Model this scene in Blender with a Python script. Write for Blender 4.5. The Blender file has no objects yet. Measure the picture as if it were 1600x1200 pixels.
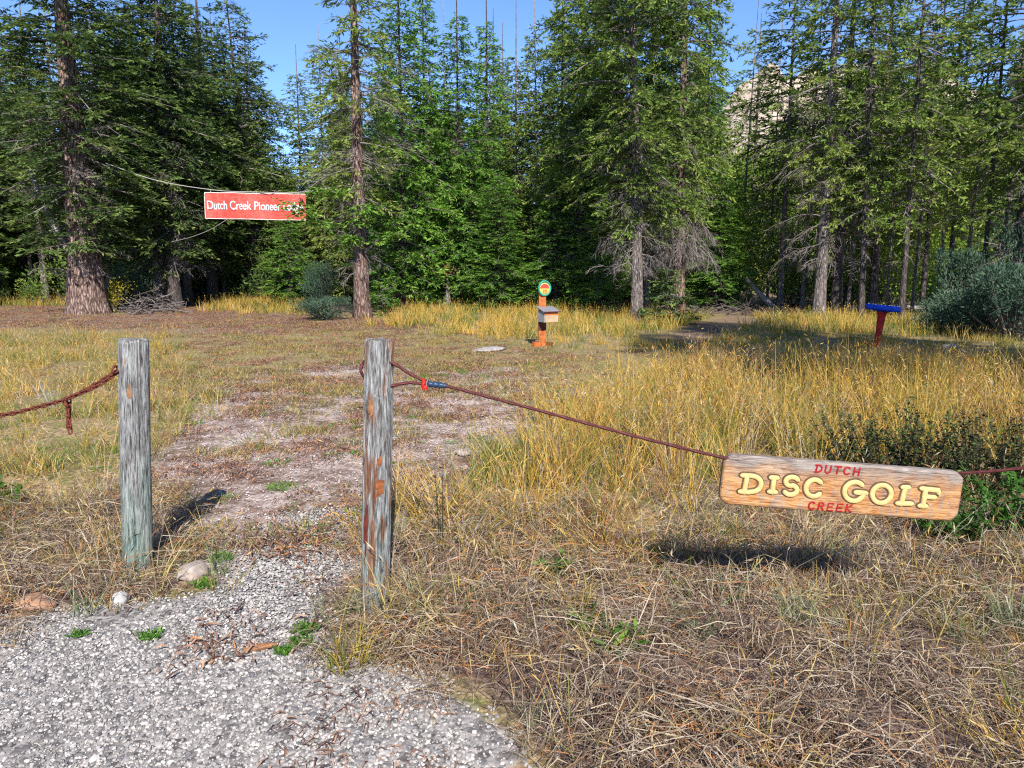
import bpy, math, random
import numpy as np
from mathutils import Vector, Matrix

# ------------------------------------------------------------------ camera, sky, sun
scene = bpy.context.scene
COL = scene.collection
CAMH, PITCH, FPX = 1.6, math.radians(8.64), 1250.0     # eye height, tilt down, focal length for a 1600 px wide frame
cd = bpy.data.cameras.new('camera'); cam = bpy.data.objects.new('camera', cd); COL.objects.link(cam)
cam.location = (0, 0, CAMH); cam.rotation_euler = (math.pi/2 - PITCH, 0, 0)
cd.sensor_width = 36; cd.lens = 36*FPX/1600; cd.clip_start = 0.05; cd.clip_end = 3000
scene.camera = cam
SHX, SHY = -0.2, 1.3                                    # ground shadow of a 1 m pole
sun_to = Vector((-SHX, -SHY, 1.0)).normalized()
w = bpy.data.worlds.new('World'); scene.world = w; w.use_nodes = True
nt = w.node_tree; bg = nt.nodes['Background']
sky = nt.nodes.new('ShaderNodeTexSky'); sky.sky_type = 'NISHITA'; sky.sun_disc = False
sky.sun_elevation = math.asin(sun_to.z); sky.sun_rotation = math.atan2(sun_to.x, sun_to.y)
sky.altitude = 900; sky.air_density = 0.6; sky.dust_density = 0.0; sky.ozone_density = 6.0
nt.links.new(sky.outputs[0], bg.inputs[0]); bg.inputs[1].default_value = 0.15
sl = bpy.data.lights.new('sun', 'SUN'); sun = bpy.data.objects.new('sun', sl); COL.objects.link(sun)
sl.energy = 5.0; sl.angle = math.radians(0.5); sl.color = (1.0, 0.95, 0.86)
sun.rotation_euler = sun_to.to_track_quat('Z', 'Y').to_euler()
vs = scene.view_settings; vs.view_transform = 'Standard'; vs.look = 'None'; vs.gamma = 1.0; vs.exposure = 0.85
vs.use_curve_mapping = False
scene.cycles.max_bounces = 4; scene.cycles.diffuse_bounces = 3; scene.cycles.glossy_bounces = 1; scene.cycles.transmission_bounces = 2; scene.cycles.use_denoising = False; scene.cycles.filter_width = 1.2

# ------------------------------------------------------------------ helpers
rng = np.random.default_rng(11); random.seed(11)
CP, SP = math.cos(PITCH), math.sin(PITCH)
def ray(px, py):
    a, b = (px-800)/FPX, (600-py)/FPX
    return Vector((a, CP + b*SP, -SP + b*CP))
def at(px, py, Y):
    d = ray(px, py); t = Y/d.y
    return Vector((d.x*t, Y, CAMH + d.z*t))
def gp(px, py):
    d = ray(px, py); t = -CAMH/min(d.z, -1e-3)
    return Vector((d.x*t, d.y*t, 0))
def hashn(ix, iy, s):
    n = np.sin(ix*127.1 + iy*311.7 + s*74.7)*43758.5453
    return n - np.floor(n)
def vnoise(x, y, s=0):
    x = np.asarray(x, float); y = np.asarray(y, float)
    ix, iy = np.floor(x), np.floor(y); fx, fy = x-ix, y-iy
    fx = fx*fx*(3-2*fx); fy = fy*fy*(3-2*fy)
    a, b = hashn(ix, iy, s), hashn(ix+1, iy, s); c, d = hashn(ix, iy+1, s), hashn(ix+1, iy+1, s)
    return (a*(1-fx)+b*fx)*(1-fy) + (c*(1-fx)+d*fx)*fy
def fbm(x, y, s=0, o=4):
    r = 0; a = 0.5; t = 0
    for k in range(o):
        r = r + a*vnoise(np.asarray(x)*2**k + 17*k, np.asarray(y)*2**k - 9*k, s+k); t += a; a *= 0.5
    return r/t
def gz(x, y):
    """ground height"""
    x = np.asarray(x, float); y = np.asarray(y, float)
    far = np.clip((y-30)/60, 0, 1)
    return (fbm(x*0.35, y*0.35, 3, 3)-0.5)*0.16*np.clip((np.hypot(x, y)-1)/6, 0.15, 1) + (fbm(x*2.2, y*2.2, 5, 2)-0.5)*0.03 + far*far*1.2
def gpt(px, py):
    p = gp(px, py); p.z = float(gz(p.x, p.y)); return p
def poly(pts): return np.array([gp(a, b)[:2] for a, b in pts])
def sdist(P, x, y):
    """signed distance (positive inside) from points to polygon P"""
    x = np.asarray(x, float); y = np.asarray(y, float)
    d = np.full(x.shape, 1e9); ins = np.zeros(x.shape, bool); n = len(P)
    for i in range(n):
        ax, ay = P[i]; bx, by = P[(i+1) % n]
        ex, ey = bx-ax, by-ay; L = ex*ex+ey*ey+1e-9
        t = np.clip(((x-ax)*ex + (y-ay)*ey)/L, 0, 1)
        d = np.minimum(d, np.hypot(x-ax-t*ex, y-ay-t*ey))
        c = ((ay > y) != (by > y)) & (x < ex*(y-ay)/(by-ay+1e-12)+ax)
        ins ^= c
    return np.where(ins, d, -d)
def smooth(v, a, b):
    t = np.clip((v-a)/(b-a), 0, 1); return t*t*(3-2*t)
def tag(o, label=None, cat=None, group=None, kind=None):
    if label: o['label'] = label
    if cat: o['category'] = cat
    if group: o['group'] = group
    if kind: o['kind'] = kind
    return o
def empty(name, loc=(0, 0, 0), rot=(0, 0, 0)):
    o = bpy.data.objects.new(name, None); COL.objects.link(o); o.location = loc; o.rotation_euler = rot
    o.empty_display_size = 0.2
    return o
def link(name, me, mat=None, parent=None):
    o = bpy.data.objects.new(name, me); COL.objects.link(o)
    if mat is not None and len(me.materials) == 0: me.materials.append(mat)
    if parent is not None: o.parent = parent
    return o
class MB:
    def __init__(s): s.V = []; s.F = []; s.T = []; s.n = 0; s.M = []
    def add(s, v, f, tint=0.5, mi=0):
        v = np.asarray(v, float).reshape(-1, 3); f = np.asarray(f, int)
        if len(v) == 0: return
        s.V.append(v); s.F.append(f + s.n); s.n += len(v)
        s.T.append(np.broadcast_to(np.asarray(tint, float), (len(v),)).copy()); s.M.append(mi)
    def mesh(s, name, mats=(), smoothf=False):
        me = bpy.data.meshes.new(name)
        if not s.V: return me
        V = np.concatenate(s.V); T = np.concatenate(s.T)
        me.vertices.add(len(V)); me.vertices.foreach_set('co', V.ravel())
        lo = np.concatenate([f.ravel() for f in s.F]); tot = np.concatenate([np.full(len(f), f.shape[1]) for f in s.F])
        me.loops.add(len(lo)); me.loops.foreach_set('vertex_index', lo)
        st = np.concatenate([[0], np.cumsum(tot)[:-1]])
        me.polygons.add(len(tot)); me.polygons.foreach_set('loop_start', st); me.polygons.foreach_set('loop_total', tot)
        me.polygons.foreach_set('material_index', np.concatenate([np.full(len(f), m) for f, m in zip(s.F, s.M)]))
        me.polygons.foreach_set('use_smooth', np.full(len(tot), smoothf))
        a = me.attributes.new('tint', 'FLOAT', 'POINT'); a.data.foreach_set('value', T)
        for m in mats: me.materials.append(m)
        me.update(calc_edges=True); me.validate()
        return me
    def tube(s, P, R, sides=6, tint=0.5, cap=True, mi=0, lob=0, twist=0):
        P = np.asarray(P, float); n = len(P); R = np.broadcast_to(np.asarray(R, float), (n,))
        T = np.gradient(P, axis=0); T /= np.linalg.norm(T, axis=1)[:, None]+1e-9
        up = np.array([0, 0, 1.]) if abs(T[0][2]) < 0.9 else np.array([1., 0, 0])
        A = np.cross(T, up); A /= np.linalg.norm(A, axis=1)[:, None]+1e-9; B = np.cross(T, A)
        th = np.arange(sides)*2*math.pi/sides
        ph = th[None, :] + (np.arange(n)*twist)[:, None]
        rr = R[:, None]*(1 + lob*np.cos(6*th)[None, :])
        v = P[:, None, :] + rr[..., None]*(np.cos(ph)[..., None]*A[:, None, :] + np.sin(ph)[..., None]*B[:, None, :])
        i, j = np.meshgrid(np.arange(n-1), np.arange(sides), indexing='ij'); k = (j+1) % sides
        f = np.stack([i*sides+j, i*sides+k, (i+1)*sides+k, (i+1)*sides+j], -1).reshape(-1, 4)
        s.add(v.reshape(-1, 3), f, tint, mi)
        if cap:
            for r_, fl in ((0, 1), (n-1, 0)):
                idx = list(range(sides)); idx = idx[::-1] if not fl else idx
                b = v[r_][idx]; c = b.mean(0)
                s.add(np.vstack([b, c]), [[q, (q+1) % sides, sides] for q in range(sides)], tint, mi)
    def box(s, c, sz, rot=None, tint=0.5, mi=0):
        d = np.array([[x, y, z] for x in (-.5, .5) for y in (-.5, .5) for z in (-.5, .5)])*np.asarray(sz)
        if rot is not None: d = d @ np.array(rot).T
        s.add(d+np.asarray(c), [[0, 1, 3, 2], [4, 6, 7, 5], [0, 4, 5, 1], [2, 3, 7, 6], [0, 2, 6, 4], [1, 5, 7, 3]], tint, mi)
    def leaves(s, p, d, side, L, W, tint, mi=0, bend=None):
        """rhombic leaves/shoots"""
        m = p + d*(L*0.5)[:, None]; h = side*(W*0.5)[:, None]; e = p + d*L[:, None]
        if bend is not None: e = e + bend
        v = np.stack([p, m+h, e, m-h], 1).reshape(-1, 3)
        f = (np.arange(len(p))*4)[:, None] + np.arange(4)
        s.add(v, f, np.repeat(tint, 4), mi)
    def strips(s, P, Wd, S, tint, mi=0):
        """P (n,k,3) centre lines, Wd (k,) widths, S (n,3) side vectors"""
        n, k, _ = P.shape
        h = S[:, None, :]*(np.asarray(Wd)*0.5)[None, :, None] if np.ndim(Wd) == 1 else S[:, None, :]*(Wd*0.5)[..., None]
        v = np.stack([P-h, P+h], 2).reshape(-1, 3)
        b = (np.arange(n)*2*k)[:, None, None]; i = (np.arange(k-1)*2)[None, :, None]
        f = (b + i + np.array([0, 1, 3, 2])).reshape(-1, 4)
        s.add(v, f, np.repeat(tint, 2*k), mi)
def unit(v): return v/(np.linalg.norm(v, axis=-1, keepdims=True)+1e-9)

# ------------------------------------------------------------------ materials
def newmat(name):
    m = bpy.data.materials.new(name); m.use_nodes = True
    nt = m.node_tree; b = nt.nodes['Principled BSDF']; b.inputs['Roughness'].default_value = 0.85
    b.inputs['Specular IOR Level'].default_value = 0.25
    return m, nt, b
def N(nt, t, **k):
    n = nt.nodes.new(t)
    for a, v in k.items(): setattr(n, a, v)
    return n
def ramp(nt, fac, stops, interp='LINEAR'):
    r = N(nt, 'ShaderNodeValToRGB'); e = r.color_ramp.elements; r.color_ramp.interpolation = interp
    while len(e) < len(stops): e.new(0.5)
    for q, (p, c) in zip(e, stops): q.position = p; q.color = (*c, 1)
    nt.links.new(fac, r.inputs[0]); return r.outputs[0]
def noise(nt, vec, scale, detail=4, rough=0.55, dist=0):
    n = N(nt, 'ShaderNodeTexNoise'); n.inputs['Scale'].default_value = scale; n.inputs['Detail'].default_value = detail
    n.inputs['Roughness'].default_value = rough; n.inputs['Distortion'].default_value = dist
    if vec is not None: nt.links.new(vec, n.inputs['Vector'])
    return n.outputs['Fac']
def math_(nt, op, a, b=None, c=None):
    n = N(nt, 'ShaderNodeMath', operation=op)
    for i, q in enumerate((a, b, c)):
        if q is None: continue
        if isinstance(q, (int, float)): n.inputs[i].default_value = q
        else: nt.links.new(q, n.inputs[i])
    return n.outputs[0]
def mix(nt, fac, a, b, mode='MIX'):
    n = N(nt, 'ShaderNodeMix', data_type='RGBA', blend_type=mode)
    for s_, q in ((0, fac), (6, a), (7, b)):
        if isinstance(q, (int, float)): n.inputs[s_].default_value = q
        elif isinstance(q, tuple): n.inputs[s_].default_value = (*q, 1)
        else: nt.links.new(q, n.inputs[s_])
    return n.outputs[2]
def coords(nt, scale=(1, 1, 1), which='Object'):
    c = N(nt, 'ShaderNodeTexCoord'); m = N(nt, 'ShaderNodeMapping'); m.inputs['Scale'].default_value = scale
    nt.links.new(c.outputs[which], m.inputs[0]); return m.outputs[0]
def attr(nt, name='tint'):
    a = N(nt, 'ShaderNodeAttribute'); a.attribute_name = name; return a.outputs['Fac']
def bump(nt, b, h, strength=0.5, dist=0.02):
    n = N(nt, 'ShaderNodeBump'); n.inputs['Strength'].default_value = strength; n.inputs['Distance'].default_value = dist
    nt.links.new(h, n.inputs['Height']); nt.links.new(n.outputs[0], b.inputs['Normal'])
def leafmat(name, stops, trans=0.3, objvar=0.25, rough=0.6):
    """foliage: colour by the per-shoot tint plus a per-plant shift"""
    m, nt, b = newmat(name); b.inputs['Roughness'].default_value = rough
    oi = N(nt, 'ShaderNodeObjectInfo')
    f = math_(nt, 'ADD', attr(nt), math_(nt, 'MULTIPLY', math_(nt, 'SUBTRACT', oi.outputs['Random'], 0.5), objvar))
    c = ramp(nt, f, stops)
    nt.links.new(c, b.inputs['Base Color'])
    t = N(nt, 'ShaderNodeBsdfTranslucent'); nt.links.new(c, t.inputs[0])
    ms = N(nt, 'ShaderNodeMixShader'); ms.inputs[0].default_value = trans
    nt.links.new(b.outputs[0], ms.inputs[1]); nt.links.new(t.outputs[0], ms.inputs[2])
    nt.links.new(ms.outputs[0], nt.nodes['Material Output'].inputs[0])
    return m
def plain(name, col, rough=0.7, var=0.25, sc=30, metal=0, bmp=0.2):
    m, nt, b = newmat(name); b.inputs['Roughness'].default_value = rough; b.inputs['Metallic'].default_value = metal
    n = noise(nt, coords(nt), sc, 5)
    d = tuple(c*(1-var) for c in col); l = tuple(min(1, c*(1+var)) for c in col)
    nt.links.new(ramp(nt, n, [(0.3, d), (0.7, l)]), b.inputs['Base Color'])
    if bmp: bump(nt, b, n, bmp, 0.004)
    return m
M = {}
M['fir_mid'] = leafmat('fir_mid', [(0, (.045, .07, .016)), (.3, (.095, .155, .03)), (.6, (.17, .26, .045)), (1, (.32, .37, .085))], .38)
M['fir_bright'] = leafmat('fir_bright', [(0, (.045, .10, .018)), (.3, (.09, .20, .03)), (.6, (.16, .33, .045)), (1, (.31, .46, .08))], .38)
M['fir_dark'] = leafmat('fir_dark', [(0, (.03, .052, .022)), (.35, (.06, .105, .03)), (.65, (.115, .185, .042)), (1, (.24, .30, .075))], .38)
M['juniper'] = leafmat('juniper', [(0, (.018, .04, .024)), (.5, (.05, .095, .055)), (1, (.12, .18, .11))], .2)
M['leaf_light'] = leafmat('leaf_light', [(0, (.08, .15, .015)), (.5, (.19, .32, .04)), (.85, (.32, .40, .05)), (1, (.42, .40, .06))], .45)
M['leaf_yellow'] = leafmat('leaf_yellow', [(0, (.14, .16, .02)), (.6, (.36, .30, .03)), (1, (.5, .38, .04))], .35)
M['weed_green'] = leafmat('weed_green', [(0, (.035, .09, .012)), (.5, (.07, .19, .02)), (1, (.16, .28, .04))], .3)
M['weed_dark'] = leafmat('weed_dark', [(0, (.03, .03, .014)), (.45, (.06, .05, .03)), (.7, (.045, .09, .02)), (1, (.11, .15, .04))], .2)
M['grass_gold'] = leafmat('grass_gold', [(0, (.13, .17, .025)), (.18, (.34, .25, .04)), (.42, (.54, .32, .05)), (.68, (.62, .40, .095)), (.86, (.64, .47, .20)), (.94, (.42, .17, .04)), (1, (.28, .10, .035))], .3, .6)
M['grass_mixed'] = leafmat('grass_mixed', [(0, (.07, .12, .02)), (.25, (.20, .22, .045)), (.45, (.38, .28, .065)), (.7, (.52, .37, .13)), (.86, (.58, .45, .23)), (.94, (.34, .16, .06)), (1, (.22, .10, .05))], .3, .7)
M['grass_green'] = leafmat('grass_green', [(0, (.05, .10, .015)), (.5, (.13, .20, .035)), (1, (.34, .32, .08))], .3, .4)
M['grass_blue'] = leafmat('grass_blue', [(0, (.10, .14, .06)), (.5, (.20, .25, .13)), (1, (.42, .40, .22))], .25, .3)
M['straw'] = leafmat('straw', [(0, (.08, .05, .035)), (.25, (.16, .105, .078)), (.5, (.28, .21, .15)), (.8, (.44, .37, .285)), (.93, (.36, .28, .115)), (1, (.36, .16, .06))], .1, .6)
M['litter'] = leafmat('litter', [(0, (.06, .03, .022)), (.5, (.17, .09, .06)), (.85, (.32, .20, .14)), (1, (.40, .17, .06))], .05, .4)
M['dead_twig'] = leafmat('dead_twig', [(0, (.07, .055, .05)), (.5, (.155, .13, .12)), (1, (.28, .245, .225))], 0, .3)

def barkmat(name, a, b_, c, sc=1.0):
    m, nt, b = newmat(name)
    v = coords(nt, (9*sc, 9*sc, 2.2*sc))
    vo = N(nt, 'ShaderNodeTexVoronoi'); vo.inputs['Scale'].default_value = 1.6; vo.feature = 'DISTANCE_TO_EDGE'
    dn = N(nt, 'ShaderNodeVectorMath', operation='ADD'); nz = N(nt, 'ShaderNodeTexNoise'); nz.inputs['Scale'].default_value = 1.5; nz.inputs['Detail'].default_value = 4
    nt.links.new(v, nz.inputs['Vector']); nt.links.new(v, dn.inputs[0]); nt.links.new(nz.outputs['Color'], dn.inputs[1]); nt.links.new(dn.outputs[0], vo.inputs['Vector'])
    n2 = noise(nt, v, 3.0, 6, .65)
    f = math_(nt, 'ADD', math_(nt, 'MULTIPLY', n2, .75), math_(nt, 'MULTIPLY', vo.outputs['Distance'], .7))
    nt.links.new(ramp(nt, f, [(.36, a), (.5, b_), (.68, c)]), b.inputs['Base Color'])
    bump(nt, b, f, 0.9, 0.05)
    return m
M['bark_red'] = barkmat('bark_red', (.045, .026, .02), (.17, .11, .09), (.36, .27, .235))
M['bark_grey'] = barkmat('bark_grey', (.07, .055, .05), (.17, .14, .125), (.34, .30, .28), 1.4)
M['bark_dark'] = barkmat('bark_dark', (.03, .025, .024), (.075, .06, .055), (.15, .12, .11), 1.4)
M['bark_pale'] = barkmat('bark_pale', (.16, .14, .13), (.30, .27, .25), (.46, .43, .40), 1.6)

# weathered post timber
def postmat(name, green, orange, seed):
    m, nt, b = newmat(name); b.inputs['Roughness'].default_value = .9
    v = coords(nt, (42, 42, 3.0)); v2 = coords(nt, (150, 150, 9)); vo = coords(nt)
    f = math_(nt, 'ADD', math_(nt, 'MULTIPLY', noise(nt, v, 2.0, 8, .7, .8), .55), math_(nt, 'MULTIPLY', noise(nt, v2, 2.0, 6, .7), .5))
    grey = ramp(nt, f, [(.42, (.022, .02, .018)), (.48, (.085, .08, .078)), (.535, (.20, .20, .198)), (.62, (.37, .375, .37))])
    gr = ramp(nt, f, [(.42, (.018, .026, .022)), (.48, (.065, .10, .088)), (.54, (.15, .205, .175)), (.63, (.30, .35, .295))])
    sep = N(nt, 'ShaderNodeSeparateXYZ'); nt.links.new(vo, sep.inputs[0])
    hz = math_(nt, 'ADD', sep.outputs[2], math_(nt, 'MULTIPLY', noise(nt, coords(nt, (9, 9, 1.5)), 2, 3), .7))
    low = ramp(nt, hz, [(.5, (1, 1, 1)), (1.1, (0, 0, 0))])
    col = mix(nt, math_(nt, 'MULTIPLY', low, green), grey, gr)
    br = ramp(nt, noise(nt, coords(nt, (13, 13, 1.7)), 1.5+seed, 3, .5), [(.53, (0, 0, 0)), (.62, (1, 1, 1))])
    brown = ramp(nt, f, [(.40, (.035, .013, .007)), (.52, (.14, .05, .02)), (.68, (.28, .13, .055))])
    col = mix(nt, math_(nt, 'MULTIPLY', br, orange), col, brown)
    nt.links.new(col, b.inputs['Base Color']); bump(nt, b, f, .8, .012)
    return m
M['post_a'] = postmat('post_a', .9, .1, .3); M['post_b'] = postmat('post_b', .35, .85, .9)
M['raw_wood'] = plain('raw_wood', (.22, .105, .05), .8, .4, 40)
M['scar'] = plain('scar', (.20, .065, .022), .8, .6, 50)
M['rust'] = plain('rust', (.12, .03, .018), .75, .6, 90, .1, .4)
M['cable'] = plain('cable', (.085, .022, .022), .6, .45, 120, .15, .3)
M['red_paint'] = plain('red_paint', (.44, .018, .012), .65, .5, 9)
M['blue_paint'] = plain('blue_paint', (.012, .065, .50), .6, .4, 9)
M['blue_tape'] = plain('blue_tape', (.02, .04, .085), .35, .4, 60)
M['steel'] = plain('steel', (.55, .55, .55), .35, .2, 60, .8)
M['stain'] = plain('stain', (.36, .10, .025), .75, .4, 12)
M['stain_dark'] = plain('stain_dark', (.11, .022, .014), .6, .35, 18)
M['box_side'] = plain('box_side', (.24, .23, .22), .7, .2, 20)
M['roof_grey'] = plain('roof_grey', (.19, .19, .21), .6, .2, 25)
M['label_white'] = plain('label_white', (.38, .27, .17), .7, .2, 12)
M['orange'] = plain('orange', (.50, .13, .03), .6, .15, 12)
M['ring_green'] = plain('ring_green', (.02, .24, .17), .5, .2, 12)
M['disc_yellow'] = plain('disc_yellow', (.70, .47, .12), .5, .12, 12)
M['disc_red'] = plain('disc_red', (.50, .05, .035), .5, .15, 12)
M['cream'] = plain('cream', (.52, .375, .155), .7, .22, 35, 0, .5)
M['groove_shade'] = plain('groove_shade', (.085, .05, .028), .8, .4, 60)
M['letter_red'] = plain('letter_red', (.26, .008, .012), .6, .25, 60)
M['text_white'] = plain('text_white', (.62, .62, .64), .6, .05, 12)
M['rope'] = plain('rope', (.32, .31, .28), .8, .2, 60)
M['white_trim'] = plain('white_trim', (.70, .60, .56), .7, .15, 12)
def signboard():
    m, nt, b = newmat('sign_board'); b.inputs['Roughness'].default_value = .7
    v = coords(nt, (2.6, 10, 24)); vo = coords(nt)
    f = math_(nt, 'ADD', math_(nt, 'MULTIPLY', noise(nt, v, 2.2, 8, .7, 1.6), .6), math_(nt, 'MULTIPLY', noise(nt, coords(nt, (6, 60, 120)), 2.5, 6, .75), .45))
    warm = ramp(nt, f, [(.38, (.10, .025, .007)), (.46, (.28, .085, .02)), (.53, (.42, .21, .075)), (.66, (.52, .34, .17))])
    grey = ramp(nt, f, [(.40, (.045, .04, .036)), (.5, (.17, .15, .14)), (.66, (.36, .335, .315))])
    sep = N(nt, 'ShaderNodeSeparateXYZ'); nt.links.new(vo, sep.inputs[0])
    # weathering: greyer along the top edge, and vertical water streaks
    top = ramp(nt, math_(nt, 'ADD', sep.outputs[2], math_(nt, 'MULTIPLY', noise(nt, coords(nt, (9, 9, 9)), 1.5, 4), .12)), [(.07, (0, 0, 0)), (.15, (1, 1, 1))])
    strk = ramp(nt, noise(nt, coords(nt, (17, 3, 4.5)), 1.7, 7, .7, 1.2), [(.48, (0, 0, 0)), (.66, (1, 1, 1))])
    g = math_(nt, 'MAXIMUM', math_(nt, 'MULTIPLY', top, .9), math_(nt, 'MULTIPLY', strk, .8))
    col = mix(nt, g, warm, grey)
    nt.links.new(col, b.inputs['Base Color']); bump(nt, b, f, .9, .008)
    return m
M['sign_board'] = signboard()
def bannermat():
    m, nt, b = newmat('banner_red'); b.inputs['Roughness'].default_value = .6
    v = coords(nt, (2.2, 5, 7))
    n = noise(nt, v, 2.2, 5, .6, 2.2)
    crease = ramp(nt, math_(nt, 'ABSOLUTE', math_(nt, 'SUBTRACT', n, .5)), [(.004, (1, 1, 1)), (.018, (0, 0, 0))])
    base = ramp(nt, noise(nt, coords(nt), 2, 4), [(.3, (.42, .035, .025)), (.7, (.52, .06, .04))])
    nt.links.new(mix(nt, math_(nt, 'MULTIPLY', crease, .45), base, (.72, .42, .38)), b.inputs['Base Color'])
    bump(nt, b, n, .4, .03)
    return m
M['banner_red'] = bannermat()
def stonemat(name, stops, sc=8):
    m, nt, b = newmat(name); v = coords(nt)
    oi = N(nt, 'ShaderNodeObjectInfo')
    f = math_(nt, 'ADD', math_(nt, 'MULTIPLY', noise(nt, v, sc, 5), .5), math_(nt, 'MULTIPLY', oi.outputs['Random'], .75))
    nt.links.new(ramp(nt, f, stops), b.inputs['Base Color']); bump(nt, b, noise(nt, v, sc*4, 4), .3, .01)
    return m
M['gravel'] = stonemat('gravel', [(.2, (.085, .085, .095)), (.4, (.20, .195, .195)), (.65, (.34, .318, .305)), (.85, (.43, .385, .355)), (1., (.58, .55, .53))], 40)
M['gravel_pink'] = stonemat('gravel_pink', [(.2, (.15, .10, .09)), (.5, (.33, .26, .245)), (.9, (.52, .45, .43))], 40)
M['rock_grey'] = plain('rock_grey', (.32, .295, .28), .85, .3, 14); M['rock_pink'] = plain('rock_pink', (.32, .265, .235), .85, .3, 16)
M['rock_white'] = plain('rock_white', (.40, .385, .37), .85, .3, 22); M['rock_orange'] = plain('rock_orange', (.30, .18, .12), .85, .3, 18)

# ------------------------------------------------------------------ ground
Z_GRAVEL = poly([(-1500, 1600), (-700, 985), (0, 968), (150, 952), (290, 930), (350, 885), (400, 845), (470, 810), (560, 800), (590, 860), (560, 915), (510, 945), (520, 990), (590, 1035), (700, 1075), (800, 1130), (860, 1200), (900, 1700)])
Z_PATH = poly([(250, 905), (230, 830), (245, 745), (275, 700), (300, 650), (330, 610), (430, 575), (620, 565), (800, 575), (900, 602), (880, 640), (810, 680), (740, 725), (680, 785), (630, 850), (590, 930), (450, 960)])
Z_SHORT = poly([(235, 545), (330, 510), (620, 502), (760, 535), (900, 548), (1000, 560), (930, 590), (860, 625), (760, 640), (360, 650), (300, 690), (240, 600)])
Z_LITTER = poly([(-500, 512), (-500, 486), (0, 478), (100, 476), (330, 482), (480, 496), (700, 500), (640, 514), (430, 520), (250, 520), (60, 512)])
Z_TALL = poly([(760, 780), (840, 705), (890, 660), (950, 625), (1040, 598), (1150, 576), (1600, 566), (2300, 572), (2500, 760), (1520, 740), (1150, 745), (1130, 830), (1000, 850), (800, 850), (660, 830)])
Z_FAR = poly([(600, 512), (640, 478), (900, 478), (1000, 492), (1080, 500), (1180, 495), (1600, 500), (2600, 512), (2600, 556), (1500, 552), (1150, 552), (1000, 556), (900, 546), (800, 530)])
Z_LEFT = poly([(-900, 520), (60, 512), (240, 516), (290, 560), (330, 620), (310, 665), (250, 720), (235, 760), (120, 790), (-200, 800), (-1200, 800)])
Z_THATCH_L = poly([(-900, 800), (0, 780), (120, 770), (235, 750), (245, 800), (260, 880), (300, 915), (150, 940), (0, 955), (-900, 975)])
Z_THATCH_R = poly([(610, 860), (650, 800), (1130, 820), (1180, 790), (1700, 790), (2600, 800), (3000, 1700), (900, 1700), (850, 1200), (790, 1125), (720, 1070), (640, 1035), (575, 985), (580, 930)])
Z_TRAIL = poly([(1000, 532), (1090, 500), (1130, 488), (1180, 490), (1200, 505), (1140, 530), (1080, 545)])
def axis(segs):
    out = [segs[0][0]]
    for a, b, n in segs: out += list(np.linspace(a, b, n+1)[1:])
    return np.array(out)
XS = axis([(-900, -60, 12), (-60, -14, 24), (-14, -5, 50), (-5, 6, 150), (6, 16, 60), (16, 60, 24), (60, 900, 12)])
YS = axis([(-80, -4, 14), (-4, 1.5, 20), (1.5, 9, 140), (9, 20, 90), (20, 40, 50), (40, 120, 24), (120, 1500, 12)])
gx, gy = np.meshgrid(XS, YS)
gxf, gyf = gx.ravel(), gy.ravel()
wob = (fbm(gxf*1.3, gyf*1.3, 21, 3)-.5)*0.7
m_gravel = smooth(sdist(Z_GRAVEL, gxf, gyf)+wob*.5, -.12, .2)
m_path = smooth(sdist(Z_PATH, gxf, gyf)+wob, -.3, .35)
m_lit = np.maximum(smooth(sdist(Z_LITTER, gxf, gyf)+wob*3, -1.5, 1.0), smooth(gyf, 24, 27))
m_lit = np.maximum(m_lit, smooth(sdist(Z_TRAIL, gxf, gyf)+wob*2, -.5, .5)*.6)
m_that = smooth(np.maximum(sdist(Z_THATCH_L, gxf, gyf), sdist(Z_THATCH_R, gxf, gyf))+wob*.6, -.2, .3)
me = bpy.data.meshes.new('ground')
nx, ny = len(XS), len(YS)
V = np.stack([gxf, gyf, gz(gxf, gyf) - 0.012*m_path], 1)
ii, jj = np.meshgrid(np.arange(ny-1), np.arange(nx-1), indexing='ij')
F = np.stack([ii*nx+jj, ii*nx+jj+1, (ii+1)*nx+jj+1, (ii+1)*nx+jj], -1).reshape(-1, 4)
me.from_pydata(V.tolist(), [], F.tolist()); me.polygons.foreach_set('use_smooth', [True]*len(F))
for nme, arr in (('gravel', m_gravel), ('path', m_path), ('litter', m_lit), ('thatch', m_that)):
    me.attributes.new(nme, 'FLOAT', 'POINT').data.foreach_set('value', arr)
m, nt, b = newmat('ground_mat'); v = coords(nt)
big = noise(nt, v, 1.1, 5, .6); med = noise(nt, v, 5, 6, .68); fine = noise(nt, v, 26, 6, .78)
vo = N(nt, 'ShaderNodeTexVoronoi'); vo.inputs['Scale'].default_value = 48; nt.links.new(v, vo.inputs['Vector'])
vsep = N(nt, 'ShaderNodeSeparateColor'); nt.links.new(vo.outputs['Color'], vsep.inputs[0])
cellr = vsep.outputs[0]
soil = ramp(nt, fine, [(.34, (.06, .035, .024)), (.46, (.19, .125, .075)), (.56, (.34, .25, .135)), (.68, (.47, .37, .21))])
moss = ramp(nt, fine, [(.34, (.045, .05, .018)), (.48, (.14, .135, .04)), (.58, (.27, .235, .075)), (.7, (.40, .33, .13))])
c = mix(nt, ramp(nt, med, [(.45, (0, 0, 0)), (.6, (1, 1, 1))]), soil, moss)
pathc = ramp(nt, math_(nt, 'ADD', math_(nt, 'MULTIPLY', cellr, .5), math_(nt, 'MULTIPLY', fine, .5)), [(.2, (.20, .14, .12)), (.42, (.37, .29, .26)), (.6, (.49, .405, .37)), (.8, (.58, .505, .475))])
dirt = ramp(nt, fine, [(.36, (.055, .032, .022)), (.52, (.16, .10, .07)), (.7, (.30, .22, .165))])
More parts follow.
